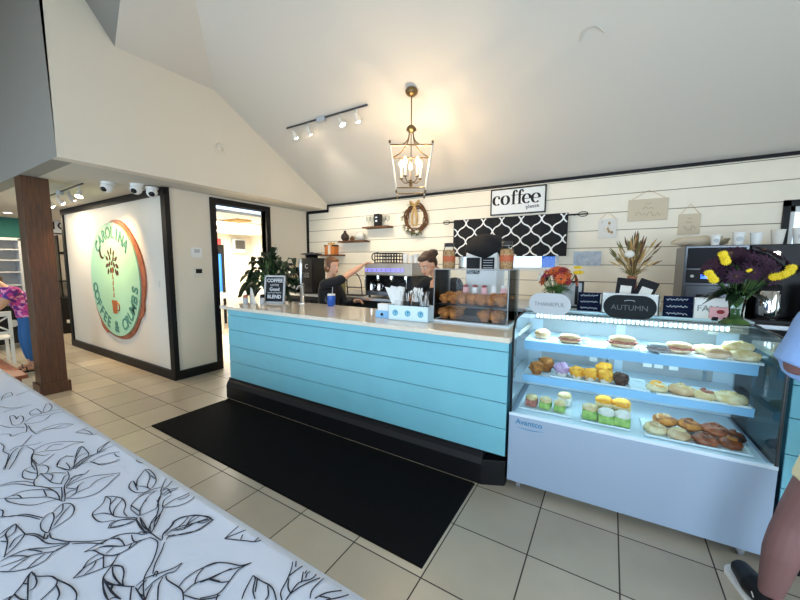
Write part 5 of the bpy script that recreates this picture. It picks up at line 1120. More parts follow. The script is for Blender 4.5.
STROKES = [[(-3456,517),(-3565,543),(-3622,574),(-3612,590),(-3529,582)],[(-3510,530),(-3530,565),(-3529,582)],[(-3507,596),(-3545,640),(-3566,690)],[(-3317,487),(-3234,512),(-3195,550),(-3191,603)],[(-3166,474),(-3185,516),(-3179,560)],[(-2884,460),(-3039,480),(-3054,495),(-3008,498),(-2960,492),(-3008,511),(-2989,523),(-2913,511),(-2858,488),(-2856,467),(-2884,460)],[(-3030,560),(-3061,579),(-3074,599),(-3006,601),(-2953,595),(-2950,572),(-2977,555),(-3030,560)],[(-2975,607),(-3103,650),(-3120,668),(-3037,663),(-2978,645),(-2941,616),(-2975,607)],[(-2988,561),(-2949,598),(-2947,638),(-2930,675)],[(-2874,512),(-2928,561),(-2904,601),(-2886,650)],[(-2829,506),(-2801,546),(-2813,580),(-2880,628),(-2860,674)],[(-2853,502),(-2773,497),(-2688,477)],[(-2792,507),(-2689,498),(-2620,500)],[(-2620,500),(-2629,555),(-2582,599),(-2588,645)],[(-2637,510),(-2673,560),(-2660,607),(-2588,645)],[(-2645,535),(-2627,567),(-2626,611)],[(-2928,422),(-2845,442),(-2810,470),(-2770,488)],[(-2772,396),(-2736,422),(-2688,424),(-2700,460),(-2692,475)],[(-2498,420),(-2558,454),(-2617,483)],[(-2452,615),(-2467,657),(-2458,693),(-2386,717)],[(-2445,619),(-2393,641),(-2344,658),(-2349,699)],[(-2466,647),(-2412,660),(-2344,658)],[(-2483,379),(-2517,408),(-2495,430),(-2471,463),(-2473,488)],[(-2446,370),(-2328,340),(-2279,322)],[(-2642,374),(-2571,375),(-2511,362),(-2446,370)],[(-2264,324),(-2437,376),(-2490,408)],[(-2256,336),(-2346,371),(-2443,404),(-2481,422)],[(-2472,436),(-2393,443),(-2314,421),(-2229,401),(-2149,396)],[(-2393,443),(-2422,484),(-2407,526),(-2350,568),(-2283,603)],[(-2352,437),(-2337,470),(-2293,514),(-2306,557),(-2283,603)],[(-2346,473),(-2383,509),(-2348,539)],[(-2192,410),(-2208,436),(-2247,471),(-2263,487)],[(-2345,433),(-2287,454),(-2281,473)],[(-2299,416),(-2206,415)],[(-2106,456),(-2168,482),(-2187,508),(-2151,526)],[(-2019,490),(-2125,524),(-2218,561),(-2239,581),(-2162,579),(-2112,570),(-2072,542),(-2029,497)],[(-2106,456),(-2054,468),(-2016,478)],[(-2239,581),(-2125,524)],[(-2016,478),(-2089,546),(-2101,601),(-2158,649),(-2190,691)],[(-2014,493),(-2081,566),(-2110,628),(-2117,692)],[(-2101,601),(-2147,621),(-2187,684)],[(-2033,552),(-1974,566),(-1942,601),(-1944,636)],[(-2033,552),(-2049,602),(-2039,639),(-2016,662)],[(-2024,640),(-1980,637),(-1968,644)],[(-2200,409),(-2287,413),(-2358,431)],[(-2200,409),(-2194,372),(-2123,352),(-2073,364),(-2059,379),(-2114,395),(-2200,409)],[(-2194,413),(-2165,431),(-2119,432),(-2080,416),(-2095,401)],[(-2185,371),(-2136,382),(-2106,394)],[(-2095,401),(-2073,414),(-2036,425),(-1991,409),(-2008,404),(-2095,401)],[(-2095,401),(-2050,372),(-2000,362),(-1978,370)],[(-2064,427),(-2005,461)],[(-2122,287),(-2109,318),(-2076,347),(-2024,365)],[(-2114,285),(-2083,322),(-2016,352),(-1978,370),(-1922,393),(-1887,420)],[(-2008,404),(-1964,407),(-1919,424)],[(-1997,266),(-1987,288),(-1991,317),(-1975,343),(-1933,373),(-1886,393),(-1816,393)],[(-1986,276),(-1942,280),(-1877,303),(-1838,327),(-1824,353),(-1804,390)],[(-1986,276),(-1939,307),(-1889,346),(-1849,371),(-1771,391)],[(-1933,373),(-1867,367)],[(-1978,370),(-1921,388),(-1857,395),(-1792,387)],[(-1983,295),(-1972,309),(-1931,312)],[(-1858,242),(-1821,265),(-1800,291),(-1756,309),(-1715,322)],[(-1846,240),(-1821,269),(-1776,294),(-1714,314)],[(-1910,251),(-1889,255),(-1851,247)],[(-1705,319),(-1681,308),(-1638,302),(-1606,310),(-1647,329),(-1680,343),(-1722,349),(-1724,334),(-1705,319)],[(-1722,349),(-1746,372),(-1754,386),(-1729,401),(-1685,400),(-1645,383),(-1628,358),(-1616,328),(-1616,316)],[(-1754,386),(-1707,372),(-1676,346)],[(-1718,398),(-1683,368),(-1631,331)],[(-2017,469),(-1953,457),(-1888,425),(-1810,407),(-1766,394)],[(-1892,417),(-1821,401),(-1787,390)],[(-1921,422),(-1977,448),(-1987,461)],[(-1883,429),(-1920,453),(-1945,474),(-1926,499),(-1950,524)],[(-1931,446),(-1941,483),(-1926,499)],[(-1870,425),(-1901,452),(-1918,491)],[(-1813,406),(-1829,428),(-1821,444),(-1847,457)],[(-1784,403),(-1789,431),(-1845,458),(-1858,479)],[(-1870,425),(-1832,443),(-1841,455)],[(-1879,437),(-1887,468),(-1879,515),(-1846,546),(-1806,587)],[(-1784,403),(-1736,434),(-1718,475),(-1741,517),(-1776,554),(-1799,584)],[(-1793,479),(-1822,508),(-1822,538),(-1808,566)],[(-1793,479),(-1793,460),(-1793,418)],[(-2122,458),(-2173,484),(-2195,516)],[(-2114,456),(-2038,469),(-2046,484),(-2116,490)],[(-2068,506),(-2135,538),(-2141,573)],[(-2036,484),(-2094,548),(-2096,593),(-2093,628)],[(-2040,495),(-2030,551),(-1952,570),(-1927,630)],[(-1740,655),(-1723,665),(-1660,659),(-1605,642),(-1575,619),(-1565,606)],[(-1740,655),(-1685,606),(-1634,583)],[(-1740,655),(-1669,646),(-1597,606),(-1559,603)],[(-1634,583),(-1690,589),(-1655,563),(-1598,560),(-1564,577),(-1562,601)],[(-1634,583),(-1600,598),(-1559,603)],[(-1680,589),(-1598,572)],[(-1666,648),(-1622,646)],[(-1561,557),(-1556,580),(-1550,615),(-1532,639)],[(-1492,508),(-1525,526),(-1549,565),(-1532,607)],[(-1492,508),(-1427,510),(-1466,529),(-1520,577),(-1532,613)],[(-1424,512),(-1420,541),(-1424,566),(-1473,594),(-1496,617)],[(-1520,518),(-1453,521)],[(-1502,564),(-1491,547)],[(-1514,618),(-1564,654),(-1597,683)],[(-1520,627),(-1526,650),(-1558,692)],[(-1484,611),(-1495,642),(-1476,670)],[(-1472,612),(-1478,641),(-1474,662)],[(-1511,626),(-1508,641),(-1466,635)],[(-1434,571),(-1478,602),(-1523,625)],[(-1407,577),(-1415,618),(-1407,659),(-1405,685),(-1397,716)],[(-1401,580),(-1366,613),(-1357,654),(-1381,700)],[(-1407,577),(-1444,600),(-1454,630)],[(-1403,631),(-1390,651),(-1399,696)],[(-1664,488),(-1629,507),(-1587,517),(-1537,508),(-1497,488),(-1460,485)],[(-1664,488),(-1622,466),(-1594,428),(-1557,419),(-1509,424),(-1477,454)],[(-1664,488),(-1621,490),(-1564,468),(-1509,460),(-1471,473),(-1438,493)],[(-1577,423),(-1558,445),(-1517,460)],[(-1587,517),(-1547,478),(-1509,460)],[(-1623,513),(-1588,476)],[(-1438,493),(-1417,501)],[(-1452,425),(-1472,442),(-1461,464),(-1423,492)],[(-1452,425),(-1425,451),(-1418,485)],[(-1422,497),(-1339,486),(-1304,484)],[(-1414,508),(-1338,496),(-1309,495)],[(-1309,495),(-1353,516),(-1382,548),(-1429,574),(-1467,585)],[(-1308,505),(-1349,528),(-1386,567),(-1415,583)],[(-1256,509),(-1274,545),(-1295,561)],[(-1246,515),(-1255,547),(-1228,593),(-1191,641)],[(-1295,561),(-1292,589),(-1263,617),(-1214,642),(-1185,641)],[(-1241,518),(-1198,554),(-1182,592),(-1185,641)],[(-1232,571),(-1242,594),(-1242,625)],[(-1246,543),(-1232,571),(-1222,601),(-1206,637)],[(-1863,669),(-1817,672),(-1768,695)],[(-1871,673),(-1862,687)],[(-1695,699),(-1652,694),(-1625,703)],[(-1758,261),(-1685,265),(-1657,263),(-1619,238),(-1600,221),(-1586,203)],[(-1758,261),(-1723,233),(-1662,226),(-1582,205)],[(-1758,261),(-1749,241),(-1731,221)],[(-1662,226),(-1688,214)],[(-1721,235),(-1707,217)],[(-1748,263),(-1707,251),(-1690,231)],[(-1666,261),(-1659,242),(-1622,222)],[(-1666,265),(-1636,284),(-1596,293),(-1570,298)],[(-1662,264),(-1618,283),(-1556,291),(-1527,302),(-1493,327),(-1485,339)],[(-1610,303),(-1578,292)],[(-1602,313),(-1566,308),(-1531,318),(-1493,334),(-1434,371),(-1391,405)],[(-1570,298),(-1592,307)],[(-1472,336),(-1434,363),(-1382,390)],[(-1570,194),(-1574,214),(-1568,245),(-1546,268),(-1518,289),(-1489,325)],[(-1518,185),(-1484,206),(-1460,236),(-1459,269),(-1482,295),(-1485,332)],[(-1541,189),(-1530,218),(-1522,249),(-1498,278),(-1481,298),(-1481,331)],[(-1574,214),(-1550,232),(-1518,248)],[(-1499,200),(-1510,224),(-1518,245)],[(-1559,253),(-1535,265),(-1510,274)],[(-1464,231),(-1483,254),(-1494,277)],[(-1438,235),(-1424,223),(-1401,209),(-1379,190),(-1361,175)],[(-1438,235),(-1405,237),(-1367,260),(-1336,266),(-1277,279),(-1232,280),(-1205,271)],[(-1438,235),(-1413,223),(-1317,202)],[(-1425,237),(-1379,233),(-1358,224),(-1355,213)],[(-1404,209),(-1386,218)],[(-1336,266),(-1313,257),(-1293,228),(-1288,220)],[(-1320,259),(-1273,255),(-1249,244)],[(-1377,188),(-1343,192),(-1319,201)],[(-1396,344),(-1397,379),(-1390,413),(-1380,434)],[(-1396,344),(-1379,362),(-1328,372),(-1297,389),(-1287,401)],[(-1381,362),(-1368,389),(-1323,414)],[(-1386,411),(-1364,428)],[(-1303,292),(-1315,314),(-1344,340),(-1348,367)],[(-1303,292),(-1288,313),(-1277,337),(-1270,353),(-1264,370),(-1291,398)],[(-1304,294),(-1321,322),(-1324,352),(-1318,369)],[(-1325,371),(-1270,353)],[(-1291,314),(-1304,339),(-1320,351)],[(-1291,398),(-1257,367),(-1232,341),(-1191,327),(-1136,319)],[(-1254,370),(-1220,360),(-1162,356)],[(-1226,339),(-1187,340),(-1162,356)],[(-1264,370),(-1234,382)],[(-1210,337),(-1156,333),(-1116,336)],[(-1179,343),(-1163,334)],[(-1451,430),(-1466,450),(-1447,479),(-1415,494)],[(-1451,430),(-1426,458),(-1411,479),(-1415,494)],[(-1415,494),(-1343,484),(-1298,493),(-1262,495),(-1235,497)],[(-1416,507),(-1355,493),(-1299,496)],[(-1318,492),(-1348,514),(-1359,533),(-1403,560)],[(-1303,497),(-1338,529),(-1383,563)],[(-1390,383),(-1391,416),(-1377,440),(-1346,463),(-1314,475)],[(-1341,368),(-1310,380),(-1293,398),(-1288,424),(-1292,451),(-1289,471)],[(-1378,379),(-1345,400),(-1311,424),(-1300,450),(-1280,481)],[(-1383,417),(-1350,426),(-1313,423)],[(-1347,455),(-1316,447),(-1294,449)],[(-1329,379),(-1337,401)],[(-1288,424),(-1302,438)],[(-1339,471),(-1327,482),(-1310,477)],[(-1283,482),(-1244,488),(-1207,471),(-1168,442),(-1134,408),(-1099,389),(-1046,370)],[(-1219,499),(-1188,476),(-1154,444),(-1120,422)],[(-1236,500),(-1264,517),(-1277,550),(-1294,565)],[(-1225,507),(-1234,520),(-1224,534)],[(-1258,521),(-1291,566),(-1282,598),(-1259,623),(-1222,636),(-1181,643)],[(-1232,514),(-1205,554),(-1179,586),(-1178,611),(-1181,643)],[(-1259,536),(-1227,560),(-1223,604),(-1201,635)],[(-1273,604),(-1257,575),(-1249,546)],[(-1258,622),(-1253,599),(-1226,565)],[(-1216,606),(-1197,616),(-1192,635)],[(-1261,371),(-1247,355),(-1227,338),(-1166,321),(-1128,319)],[(-1261,371),(-1231,384),(-1199,379),(-1167,364),(-1146,360)],[(-1253,370),(-1213,358),(-1169,357),(-1146,360)],[(-1219,337),(-1178,346),(-1146,360),(-1118,375)],[(-1212,336),(-1144,335),(-1105,338)],[(-1178,346),(-1157,332)],[(-1125,370),(-1079,349)],[(-1113,375),(-1047,369)],[(-1133,321),(-1127,332),(-1105,338)],[(-1117,378),(-1122,403),(-1115,419),(-1097,448),(-1088,469),(-1088,488)],[(-1079,385),(-1089,412),(-1086,443),(-1074,462),(-1085,487)],[(-1107,418),(-1121,430),(-1113,432),(-1102,422)],[(-1044,371),(-1067,388),(-1082,405)],[(-1097,374),(-1108,389),(-1113,403)],[(-1083,372),(-1062,375),(-1044,371)],[(-1081,440),(-1061,435),(-1012,440),(-984,439),(-954,426)],[(-1083,433),(-1062,412),(-1014,389)],[(-1010,441),(-1022,470),(-1015,511),(-989,552)],[(-977,437),(-982,467),(-964,500),(-951,529)],[(-979,469),(-1001,489),(-1011,513)],[(-964,500),(-945,507),(-925,513)],[(-971,436),(-922,451),(-891,475),(-885,489)],[(-1064,614),(-1072,644),(-1072,687),(-1036,697)],[(-1064,614),(-997,644),(-961,661),(-945,693),(-930,708)],[(-1066,615),(-1048,653),(-1035,679),(-1024,698)],[(-1014,639),(-1028,657)],[(-991,700),(-971,677),(-967,657)],[(-1016,505),(-1003,539),(-967,561),(-923,577),(-902,601)],[(-971,481),(-957,506),(-945,540),(-921,569),(-903,599)],[(-902,601),(-914,564),(-902,527),(-893,488),(-923,454)],[(-945,540),(-937,557)],[(-959,500),(-922,512),(-902,527)],[(-893,488),(-878,473)],[(-859,575),(-844,572),(-818,546),(-790,532)],[(-859,575),(-837,534),(-821,513)],[(-859,575),(-824,576),(-778,579),(-736,560)],[(-838,575),(-807,545)],[(-795,577),(-769,560),(-762,544)],[(-830,699),(-787,661),(-762,622),(-745,583),(-722,568)],[(-814,703),(-772,661)],[(-765,629),(-760,663),(-749,689),(-719,698)],[(-718,592),(-723,629),(-700,660),(-705,698)],[(-759,624),(-739,603),(-715,594)],[(-740,662),(-717,633)],[(-705,698),(-725,667),(-717,650)],[(-740,690),(-731,659)],[(-718,592),(-706,631),(-674,681),(-630,699)],[(-714,573),(-718,592)],[(-672,678),(-674,635),(-660,612)],[(-649,619),(-634,647),(-601,676),(-564,701)],[(-619,632),(-593,657),(-573,682),(-564,701)],[(-609,675),(-603,699)],[(-643,630),(-612,642)]]
for q in STROKES:
    L_ = sum((V(a+(0,))-V(b+(0,))).length for a, b in zip(q[:-1], q[1:]))/1000
    ink(cat([V((x/1000,y/1000,0)) for x, y in q], 5), .0042)
for (x,y,an,L_,w_) in ((-3.9,.3,.4,.24,.05),(-3.95,.28,2.2,.24,.05),(-4.1,.5,3.0,.26,.05),(-4.3,.3,1.0,.2,.05),(-4.5,.45,2.6,.26,.05),(-4.7,.25,.8,.24,.05),(-3.7,.1,1.5,.2,.05),(-2.9,.08,.9,.2,.05),(-2.2,.05,2.4,.22,.05),(-1.8,.02,.8,.2,.05),(-1.2,.05,2.5,.22,.05),(-.7,.1,1.9,.22,.05),(-.5,.3,1.2,.2,.045),(-4.0,-.02,.6,.24,.05),(-3.2,-.05,2.7,.24,.05),(-2.5,-.05,.5,.22,.05)):
    drawleaf((x,y), an, L_, w_); ink([(x,y),(x-.12*math.cos(an+.3),y-.12*math.sin(an+.3))], .006)
tag(m.build('tablecloth'), 'white tablecloth printed with black line-drawn branches and leaves', 'tablecloth')

# ------------------------------------------------------------------ people
def limb(mb, pts, rs, mt, n=14): mb.tube(cat(pts, 5), [r for r in interp(rs, len(pts), 5)], mt, n)
def interp(rs, n, k):
    out = []
    for i in range(n-1):
        for j in range(k): out.append(rs[i]+(rs[i+1]-rs[i])*j/k)
    out.append(rs[-1]); return out
def headmesh(mb, c, yaw, pitch, mt, s=1.):
    rot = Matrix.Rotation(yaw,3,'Z') @ Matrix.Rotation(pitch,3,'Y')      # face looks along local +X
    def P(x,y,z): return V(c)+rot @ (V((x,y,z))*s)
    mb.ell(P(-.012,0,.03), (.098*s,.077*s,.095*s), mt, 20, 14, rot=rot); mb.ell(P(.018,0,-.03), (.068*s,.058*s,.08*s), mt, 18, 12, rot=rot)
    mb.ell(P(.062,0,-.085), (.024*s,.026*s,.022*s), mt, 12, 8, rot=rot)                      # chin
    mb.tube([P(.078,0,.02), P(.100,0,-.012), P(.108,0,-.028), P(.088,0,-.038)], [.010*s,.013*s,.016*s,.012*s], mt, 8)   # nose
    mb.ell(P(.080,0,-.060), (.016*s,.024*s,.011*s), mt, 10, 6, rot=rot)
    for sg in (-1,1): mb.ell(P(-.005,sg*.078,-.012), (.020*s,.010*s,.032*s), mt, 10, 8, rot=rot); mb.ell(P(.070,sg*.035,.028), (.018*s,.026*s,.008*s), mt, 10, 6, rot=rot)
    return P, rot
def facebits(t, P, rot, s=1.):
    for sg in (-1,1):
        e = MB(); e.ell(P(.078,sg*.032,.006), (.011*s,.016*s,.009*s), 'eyew', 10, 8, rot=rot); e.ell(P(.0875,sg*.032,.006), (.004*s,.007*s,.007*s), 'hair2', 8, 6, rot=rot); e.build('eye', t)
        b = MB(); b.tube([P(.083,sg*.018,.028), P(.084,sg*.035,.033), P(.076,sg*.052,.027)], .0035*s, 'hair2', 6); b.build('eyebrow', t)
    m = MB(); m.ell(P(.094,0,-.057), (.006*s,.020*s,.0045*s), 'lips', 10, 6, rot=rot); m.ell(P(.092,0,-.066), (.006*s,.016*s,.005*s), 'lips', 10, 6, rot=rot); m.build('lips', t)
def hand(mb, wrist, fwd, palmn, mt, curl=.5, side=1, s=1.):
    """palm and five fingers; fwd = direction of fingers, palmn = palm normal"""
    f = V(fwd).normalized(); n = V(palmn); n = (n-f*n.dot(f)).normalized(); sd = f.cross(n)*side; w = V(wrist)
    mb.tube([w-f*.02, w+f*.02, w+f*.055, w+f*.085], [.024*s,.030*s,.038*s,.034*s], mt, 12, flat=.55) if False else None
    for k, o in enumerate((-.027,-.009,.009,.027)): mb.tube([w, w+f*.04+sd*o*.8, w+f*.085+sd*o], [.018*s,.015*s,.011*s], mt, 8)
    for k, (o, L_) in enumerate(((-.028,.062),(-.0095,.075),(.0095,.080),(.028,.070))):
        p = w+f*.085+sd*o; d = f.copy(); pts = [p]
        for j, fr in enumerate((.42,.32,.26)): d = (d*math.cos(curl*(.6+.3*j))+n*math.sin(curl*(.6+.3*j))).normalized(); p = p+d*L_*fr; pts.append(p)
        mb.tube(pts, [.0095*s,.009*s,.0082*s,.006*s], mt, 8); mb.ell(pts[-1], .0062*s, mt, 8, 6)
    b = w+f*.025+sd*.026; mb.tube([w+sd*.01, b, b+(f*.6+sd*.7+n*.3).normalized()*.032, b+(f*.6+sd*.7+n*.3).normalized()*.032+(f*.9+sd*.2+n*.4).normalized()*.028], [.014*s,.013*s,.0105*s,.008*s], mt, 8)
def torso(mb, pts, mt):
    """stack of horizontal ellipses: (centre, rx, ry, yaw)"""
    vs = []; n = 24
    for (c, rx, ry, yw) in pts:
        for i in range(n): a = 2*PI*i/n; p = V((rx*math.cos(a), ry*math.sin(a), 0)); vs.append(V(c)+Matrix.Rotation(yw,3,'Z') @ p)
    K = len(pts); mb.add(vs, [(k*n+i, k*n+(i+1) % n, (k+1)*n+(i+1) % n, (k+1)*n+i) for k in range(K-1) for i in range(n)]+[tuple(reversed(range(n))), tuple((K-1)*n+i for i in range(n))], mt, True)

def person(label, loc): return thing('person', label, 'person', loc)

# barista on the left, side-on, reaching to the espresso machine (faces +X)
t = person('person with brown tied-back hair in black long sleeves reaching toward the espresso machine', (-3.39,3.66,0))
b = MB(); P, rot = headmesh(b, (.05,0,1.645), R(-8), R(6), 'skin')
b.tube([V((-.01,0,1.38)),V((.0,0,1.46)),V((.03,0,1.57))], [.075,.060,.056], 'skin', 14)
torso(b, [((-.04,0,.86),.11,.17,0),((-.04,0,1.0),.10,.14,0),((-.03,0,1.15),.105,.15,0),((-.02,0,1.30),.105,.17,0),((-.01,0,1.40),.08,.16,0),((0,0,1.46),.05,.08,0)], 'skin')
for sg in (-1,1): limb(b, [V((-.04,sg*.09,.90)),V((-.03,sg*.1,.5)),V((-.05,sg*.1,.08))], [.085,.06,.045], 'skin'); b.tube([V((-.08,sg*.1,.045)),V((.0,sg*.105,.04)),V((.12,sg*.12,.03))], [.035,.042,.03], 'skin', 10)
sh, el, wr = V((.04,-.15,1.40)), V((.35,-.17,1.48)), V((.55,.02,1.66))
limb(b, [sh, sh.lerp(el,.5)+V((0,0,-.01)), el, el.lerp(wr,.5), wr], [.055,.05,.042,.04,.026], 'skin'); hand(b, wr, (.75,.35,.5), (.3,.2,-.9), 'skin', .7, 1)
sh2, el2, wr2 = V((-.02,.16,1.36)), V((.10,.22,1.12)), V((.30,.20,1.16)); limb(b, [sh2, sh2.lerp(el2,.5), el2, el2.lerp(wr2,.5), wr2], [.055,.05,.042,.038,.026], 'skin'); hand(b, wr2, (1,0,.1), (0,-.6,-.8), 'skin', .8, -1)
body = fuse(b, .0075).build('body', t); facebits(t, P, rot)
c = MB(); torso(c, [((-.04,0,.84),.13,.185,0),((-.04,0,1.0),.125,.165,0),((-.03,0,1.15),.125,.17,0),((-.02,0,1.30),.125,.185,0),((-.01,0,1.415),.10,.175,0),((.0,0,1.475),.075,.09,0)], 'blackcloth')
limb(c, [V((0,-.12,1.38)), sh, sh.lerp(el,.5), el, el.lerp(wr,.10)], [.06,.074,.068,.062,.056], 'blackcloth'); limb(c, [V((0,.12,1.38)), sh2, sh2.lerp(el2,.5), el2, el2.lerp(wr2,.9)], [.06,.068,.06,.054,.038], 'blackcloth')
fuse(c, .010, 3).build('shirt', t)
c = MB(); torso(c, [((-.04,0,.95),.13,.18,0),((-.04,0,.8),.13,.19,0)], 'blackcloth')
for sg in (-1,1): limb(c, [V((-.04,sg*.09,.90)),V((-.03,sg*.1,.5)),V((-.05,sg*.1,.09))], [.10,.078,.062], 'blackcloth')
fuse(c, .012, 3).build('trousers', t)
for sg in (-1,1): MB().tube([V((-.09,sg*.1,.045)),V((.0,sg*.105,.045)),V((.14,sg*.12,.035))], [.045,.052,.04], 'plastblack', 12).build('shoe', t)
h = MB(); h.ell(P(-.035,0,.05), (.102,.092,.094), 'hair', 22, 14, rot=rot, nz=.05); h.ell(P(-.055,0,-.015), (.075,.088,.092), 'hair', 20, 12, rot=rot); h.ell(P(.025,0,.095), (.06,.07,.032), 'hair', 20, 12, rot=rot); h.ell(P(-.12,0,-.01), (.045,.045,.055), 'hair', 14, 10, rot=rot); h.ell(P(-.02,.062,.02), (.055,.03,.06), 'hair', 14, 10, rot=rot); h.ell(P(-.02,-.062,.02), (.055,.03,.06), 'hair', 14, 10, rot=rot)
fuse(h, .006, 1).build('hair', t)

# barista on the right, head bent down (faces the camera side)
t = person('person with hair in a high bun and black V-neck top looking down', (-1.60,3.52,0))
yaw = R(-112); b = MB(); P, rot = headmesh(b, (-.09,-.17,1.685), yaw, R(34), 'skin')
b.tube([V((.0,-.0,1.50)),V((-.03,-.06,1.58)),V((-.07,-.12,1.64))], [.08,.068,.060], 'skin', 14)
yt = R(68-90)
torso(b, [((.02,.08,.86),.17,.11,0),((.02,.07,1.05),.14,.10,0),((.01,.05,1.22),.155,.11,0),((.0,.02,1.38),.175,.11,0),((.0,0,1.49),.155,.08,0),((.0,-.0,1.54),.07,.055,0)], 'skin')
for sg in (-1,1): limb(b, [V((.02+sg*.09,.08,.90)),V((.02+sg*.1,.08,.5)),V((.02+sg*.1,.1,.08))], [.085,.06,.045], 'skin'); b.tube([V((.02+sg*.1,.13,.045)),V((.02+sg*.105,.05,.04)),V((.02+sg*.11,-.06,.03))], [.035,.042,.03], 'skin', 10)
for sg, el, wr in ((-1,V((-.37,-.03,1.27)),V((-.22,-.24,1.27))),(1,V((.27,-.02,1.24)),V((.16,-.22,1.24)))):
    sh = V((sg*(.20 if sg < 0 else .17),0,1.475)); limb(b, [sh, sh.lerp(el,.5)+V((sg*.01,0,0)), el, el.lerp(wr,.5), wr], [.055,.05,.042,.038,.026], 'skin'); hand(b, wr, (-sg*.5,-.7,-.1), (0,-.2,-1), 'skin', .7, sg)
fuse(b, .0075).build('body', t); facebits(t, P, rot)
c = MB(); torso(c, [((.02,.08,.86),.19,.13,0),((.02,.07,1.05),.165,.125,0),((.01,.05,1.22),.175,.13,0),((.0,.025,1.36),.185,.128,0),((.0,.02,1.46),.165,.098,0),((.0,.03,1.52),.11,.06,0)], 'blackcloth')
for sg, el in ((-1,V((-.37,-.03,1.27))),(1,V((.27,-.02,1.24)))):
    sh = V((sg*(.20 if sg < 0 else .17),0,1.475)); limb(c, [V((sg*.10,.01,1.46)), sh, sh.lerp(el,.5), sh.lerp(el,.72)], [.06,.070,.063,.060], 'blackcloth')
fuse(c, .010, 3).build('shirt', t)
m = MB(); m.add([(-.055,-.108,1.50),(.065,-.108,1.50),(.0,-.122,1.37)], [(0,2,1)], 'skin'); 
v_ = MB(); v_.ell((.0,-.045,1.46), (.055,.062,.09), 'skin', 18, 12); fuse(v_, .008, 1).build('neckline_skin', t)
c = MB(); torso(c, [((.02,.08,.97),.17,.13,0),((.02,.08,.8),.19,.13,0)], 'blackcloth')
for sg in (-1,1): limb(c, [V((.02+sg*.09,.08,.90)),V((.02+sg*.1,.08,.5)),V((.02+sg*.1,.1,.09))], [.10,.078,.062], 'blackcloth')
fuse(c, .012, 3).build('trousers', t)
for sg in (-1,1): MB().tube([V((.02+sg*.1,.14,.045)),V((.02+sg*.105,.05,.045)),V((.02+sg*.11,-.08,.035))], [.045,.052,.04], 'plastblack', 12).build('shoe', t)
h = MB(); h.ell(P(-.03,0,.048), (.094,.087,.09), 'hair3', 22, 14, rot=rot, nz=.05); h.ell(P(-.045,0,0), (.07,.082,.08), 'hair3', 20, 12, rot=rot); h.ell(P(.022,0,.092), (.06,.07,.034), 'hair3', 20, 12, rot=rot)
fuse(h, .006, 1).build('hair', t); h = MB(); h.ell(P(-.125,0,.06), (.045,.068,.045), 'hair2', 16, 12, rot=rot, nz=.3, nf=20); h.build('hair_bun', t)

# woman in floral top, far left, leaning over the small table (faces -Y, bending)
t = person('person in pink and purple floral blouse and blue jeans leaning over by the brown column', (-7.75,1.52,0))
b = MB(); P, rot = headmesh(b, (-.28,-.30,1.44), R(-110), R(35), 'skin')
b.tube([V((-.10,-.16,1.26)),V((-.2,-.24,1.37))], [.055,.05], 'skin', 14)
torso(b, [((0,.02,.80),.17,.12,0),((0,0,.95),.145,.11,0),((-.03,-.05,1.08),.155,.12,0),((-.06,-.11,1.22),.165,.11,0),((-.09,-.15,1.30),.12,.08,0)], 'skin')
for sg in (-1,1): limb(b, [V((sg*.09,.02,.85)),V((sg*.10,-.02,.48)),V((sg*.11,.02,.08))], [.09,.062,.042], 'skin'); b.tube([V((sg*.11,.05,.045)),V((sg*.11,-.03,.04)),V((sg*.115,-.14,.028))], [.033,.04,.028], 'skin', 10)
for sg, el, wr in ((-1,V((-.30,-.22,1.02)),V((-.34,-.45,.93))),(1,V((.10,-.30,1.02)),V((-.08,-.50,.92)))):
    sh = V((-.06+sg*.15,-.12,1.25)); limb(b, [sh, sh.lerp(el,.5), el, el.lerp(wr,.5), wr], [.055,.05,.042,.038,.026], 'skin'); hand(b, wr, (-.1,-.9,-.35), (0,-.3,-1), 'skin', .6, sg)
fuse(b, .009).build('body', t); facebits(t, P, rot)
c = MB(); torso(c, [((0,.02,.84),.19,.14,0),((0,0,.95),.165,.13,0),((-.03,-.05,1.08),.175,.14,0),((-.06,-.11,1.22),.18,.128,0),((-.09,-.15,1.31),.12,.09,0)], 'blouse')
for sg, el in ((-1,V((-.30,-.22,1.02))),(1,V((.10,-.30,1.02)))):
    sh = V((-.06+sg*.15,-.12,1.25)); limb(c, [V((-.06+sg*.08,-.12,1.25)), sh, sh.lerp(el,.5)], [.06,.07,.066], 'blouse')
fuse(c, .011, 3).build('blouse', t)
c = MB(); torso(c, [((0,.02,.88),.16,.125,0),((0,.02,.76),.18,.13,0)], 'denim')
for sg in (-1,1): limb(c, [V((sg*.09,.02,.85)),V((sg*.10,-.02,.48)),V((sg*.11,.02,.16))], [.105,.08,.062], 'denim')
fuse(c, .011, 3).build('jeans', t)
for sg in (-1,1): MB().box(sg*.115-.045,sg*.115+.045,-.17,.08,0,.018,'plastblack').tube(cat([V((sg*.115-.04,-.09,.02)),V((sg*.115,-.09,.07)),V((sg*.115+.04,-.09,.02))]), .008, 'plastblack', 6).build('sandal', t)
h = MB(); h.ell(P(-.03,0,.045), (.10,.092,.095), 'hair3', 22, 14, rot=rot, nz=.08); h.ell(P(-.05,0,-.03), (.075,.09,.10), 'hair3', 20, 12, rot=rot); h.ell(P(.02,0,.095), (.065,.075,.035), 'hair3', 20, 12, rot=rot)
fuse(h, .008, 1).build('hair', t)

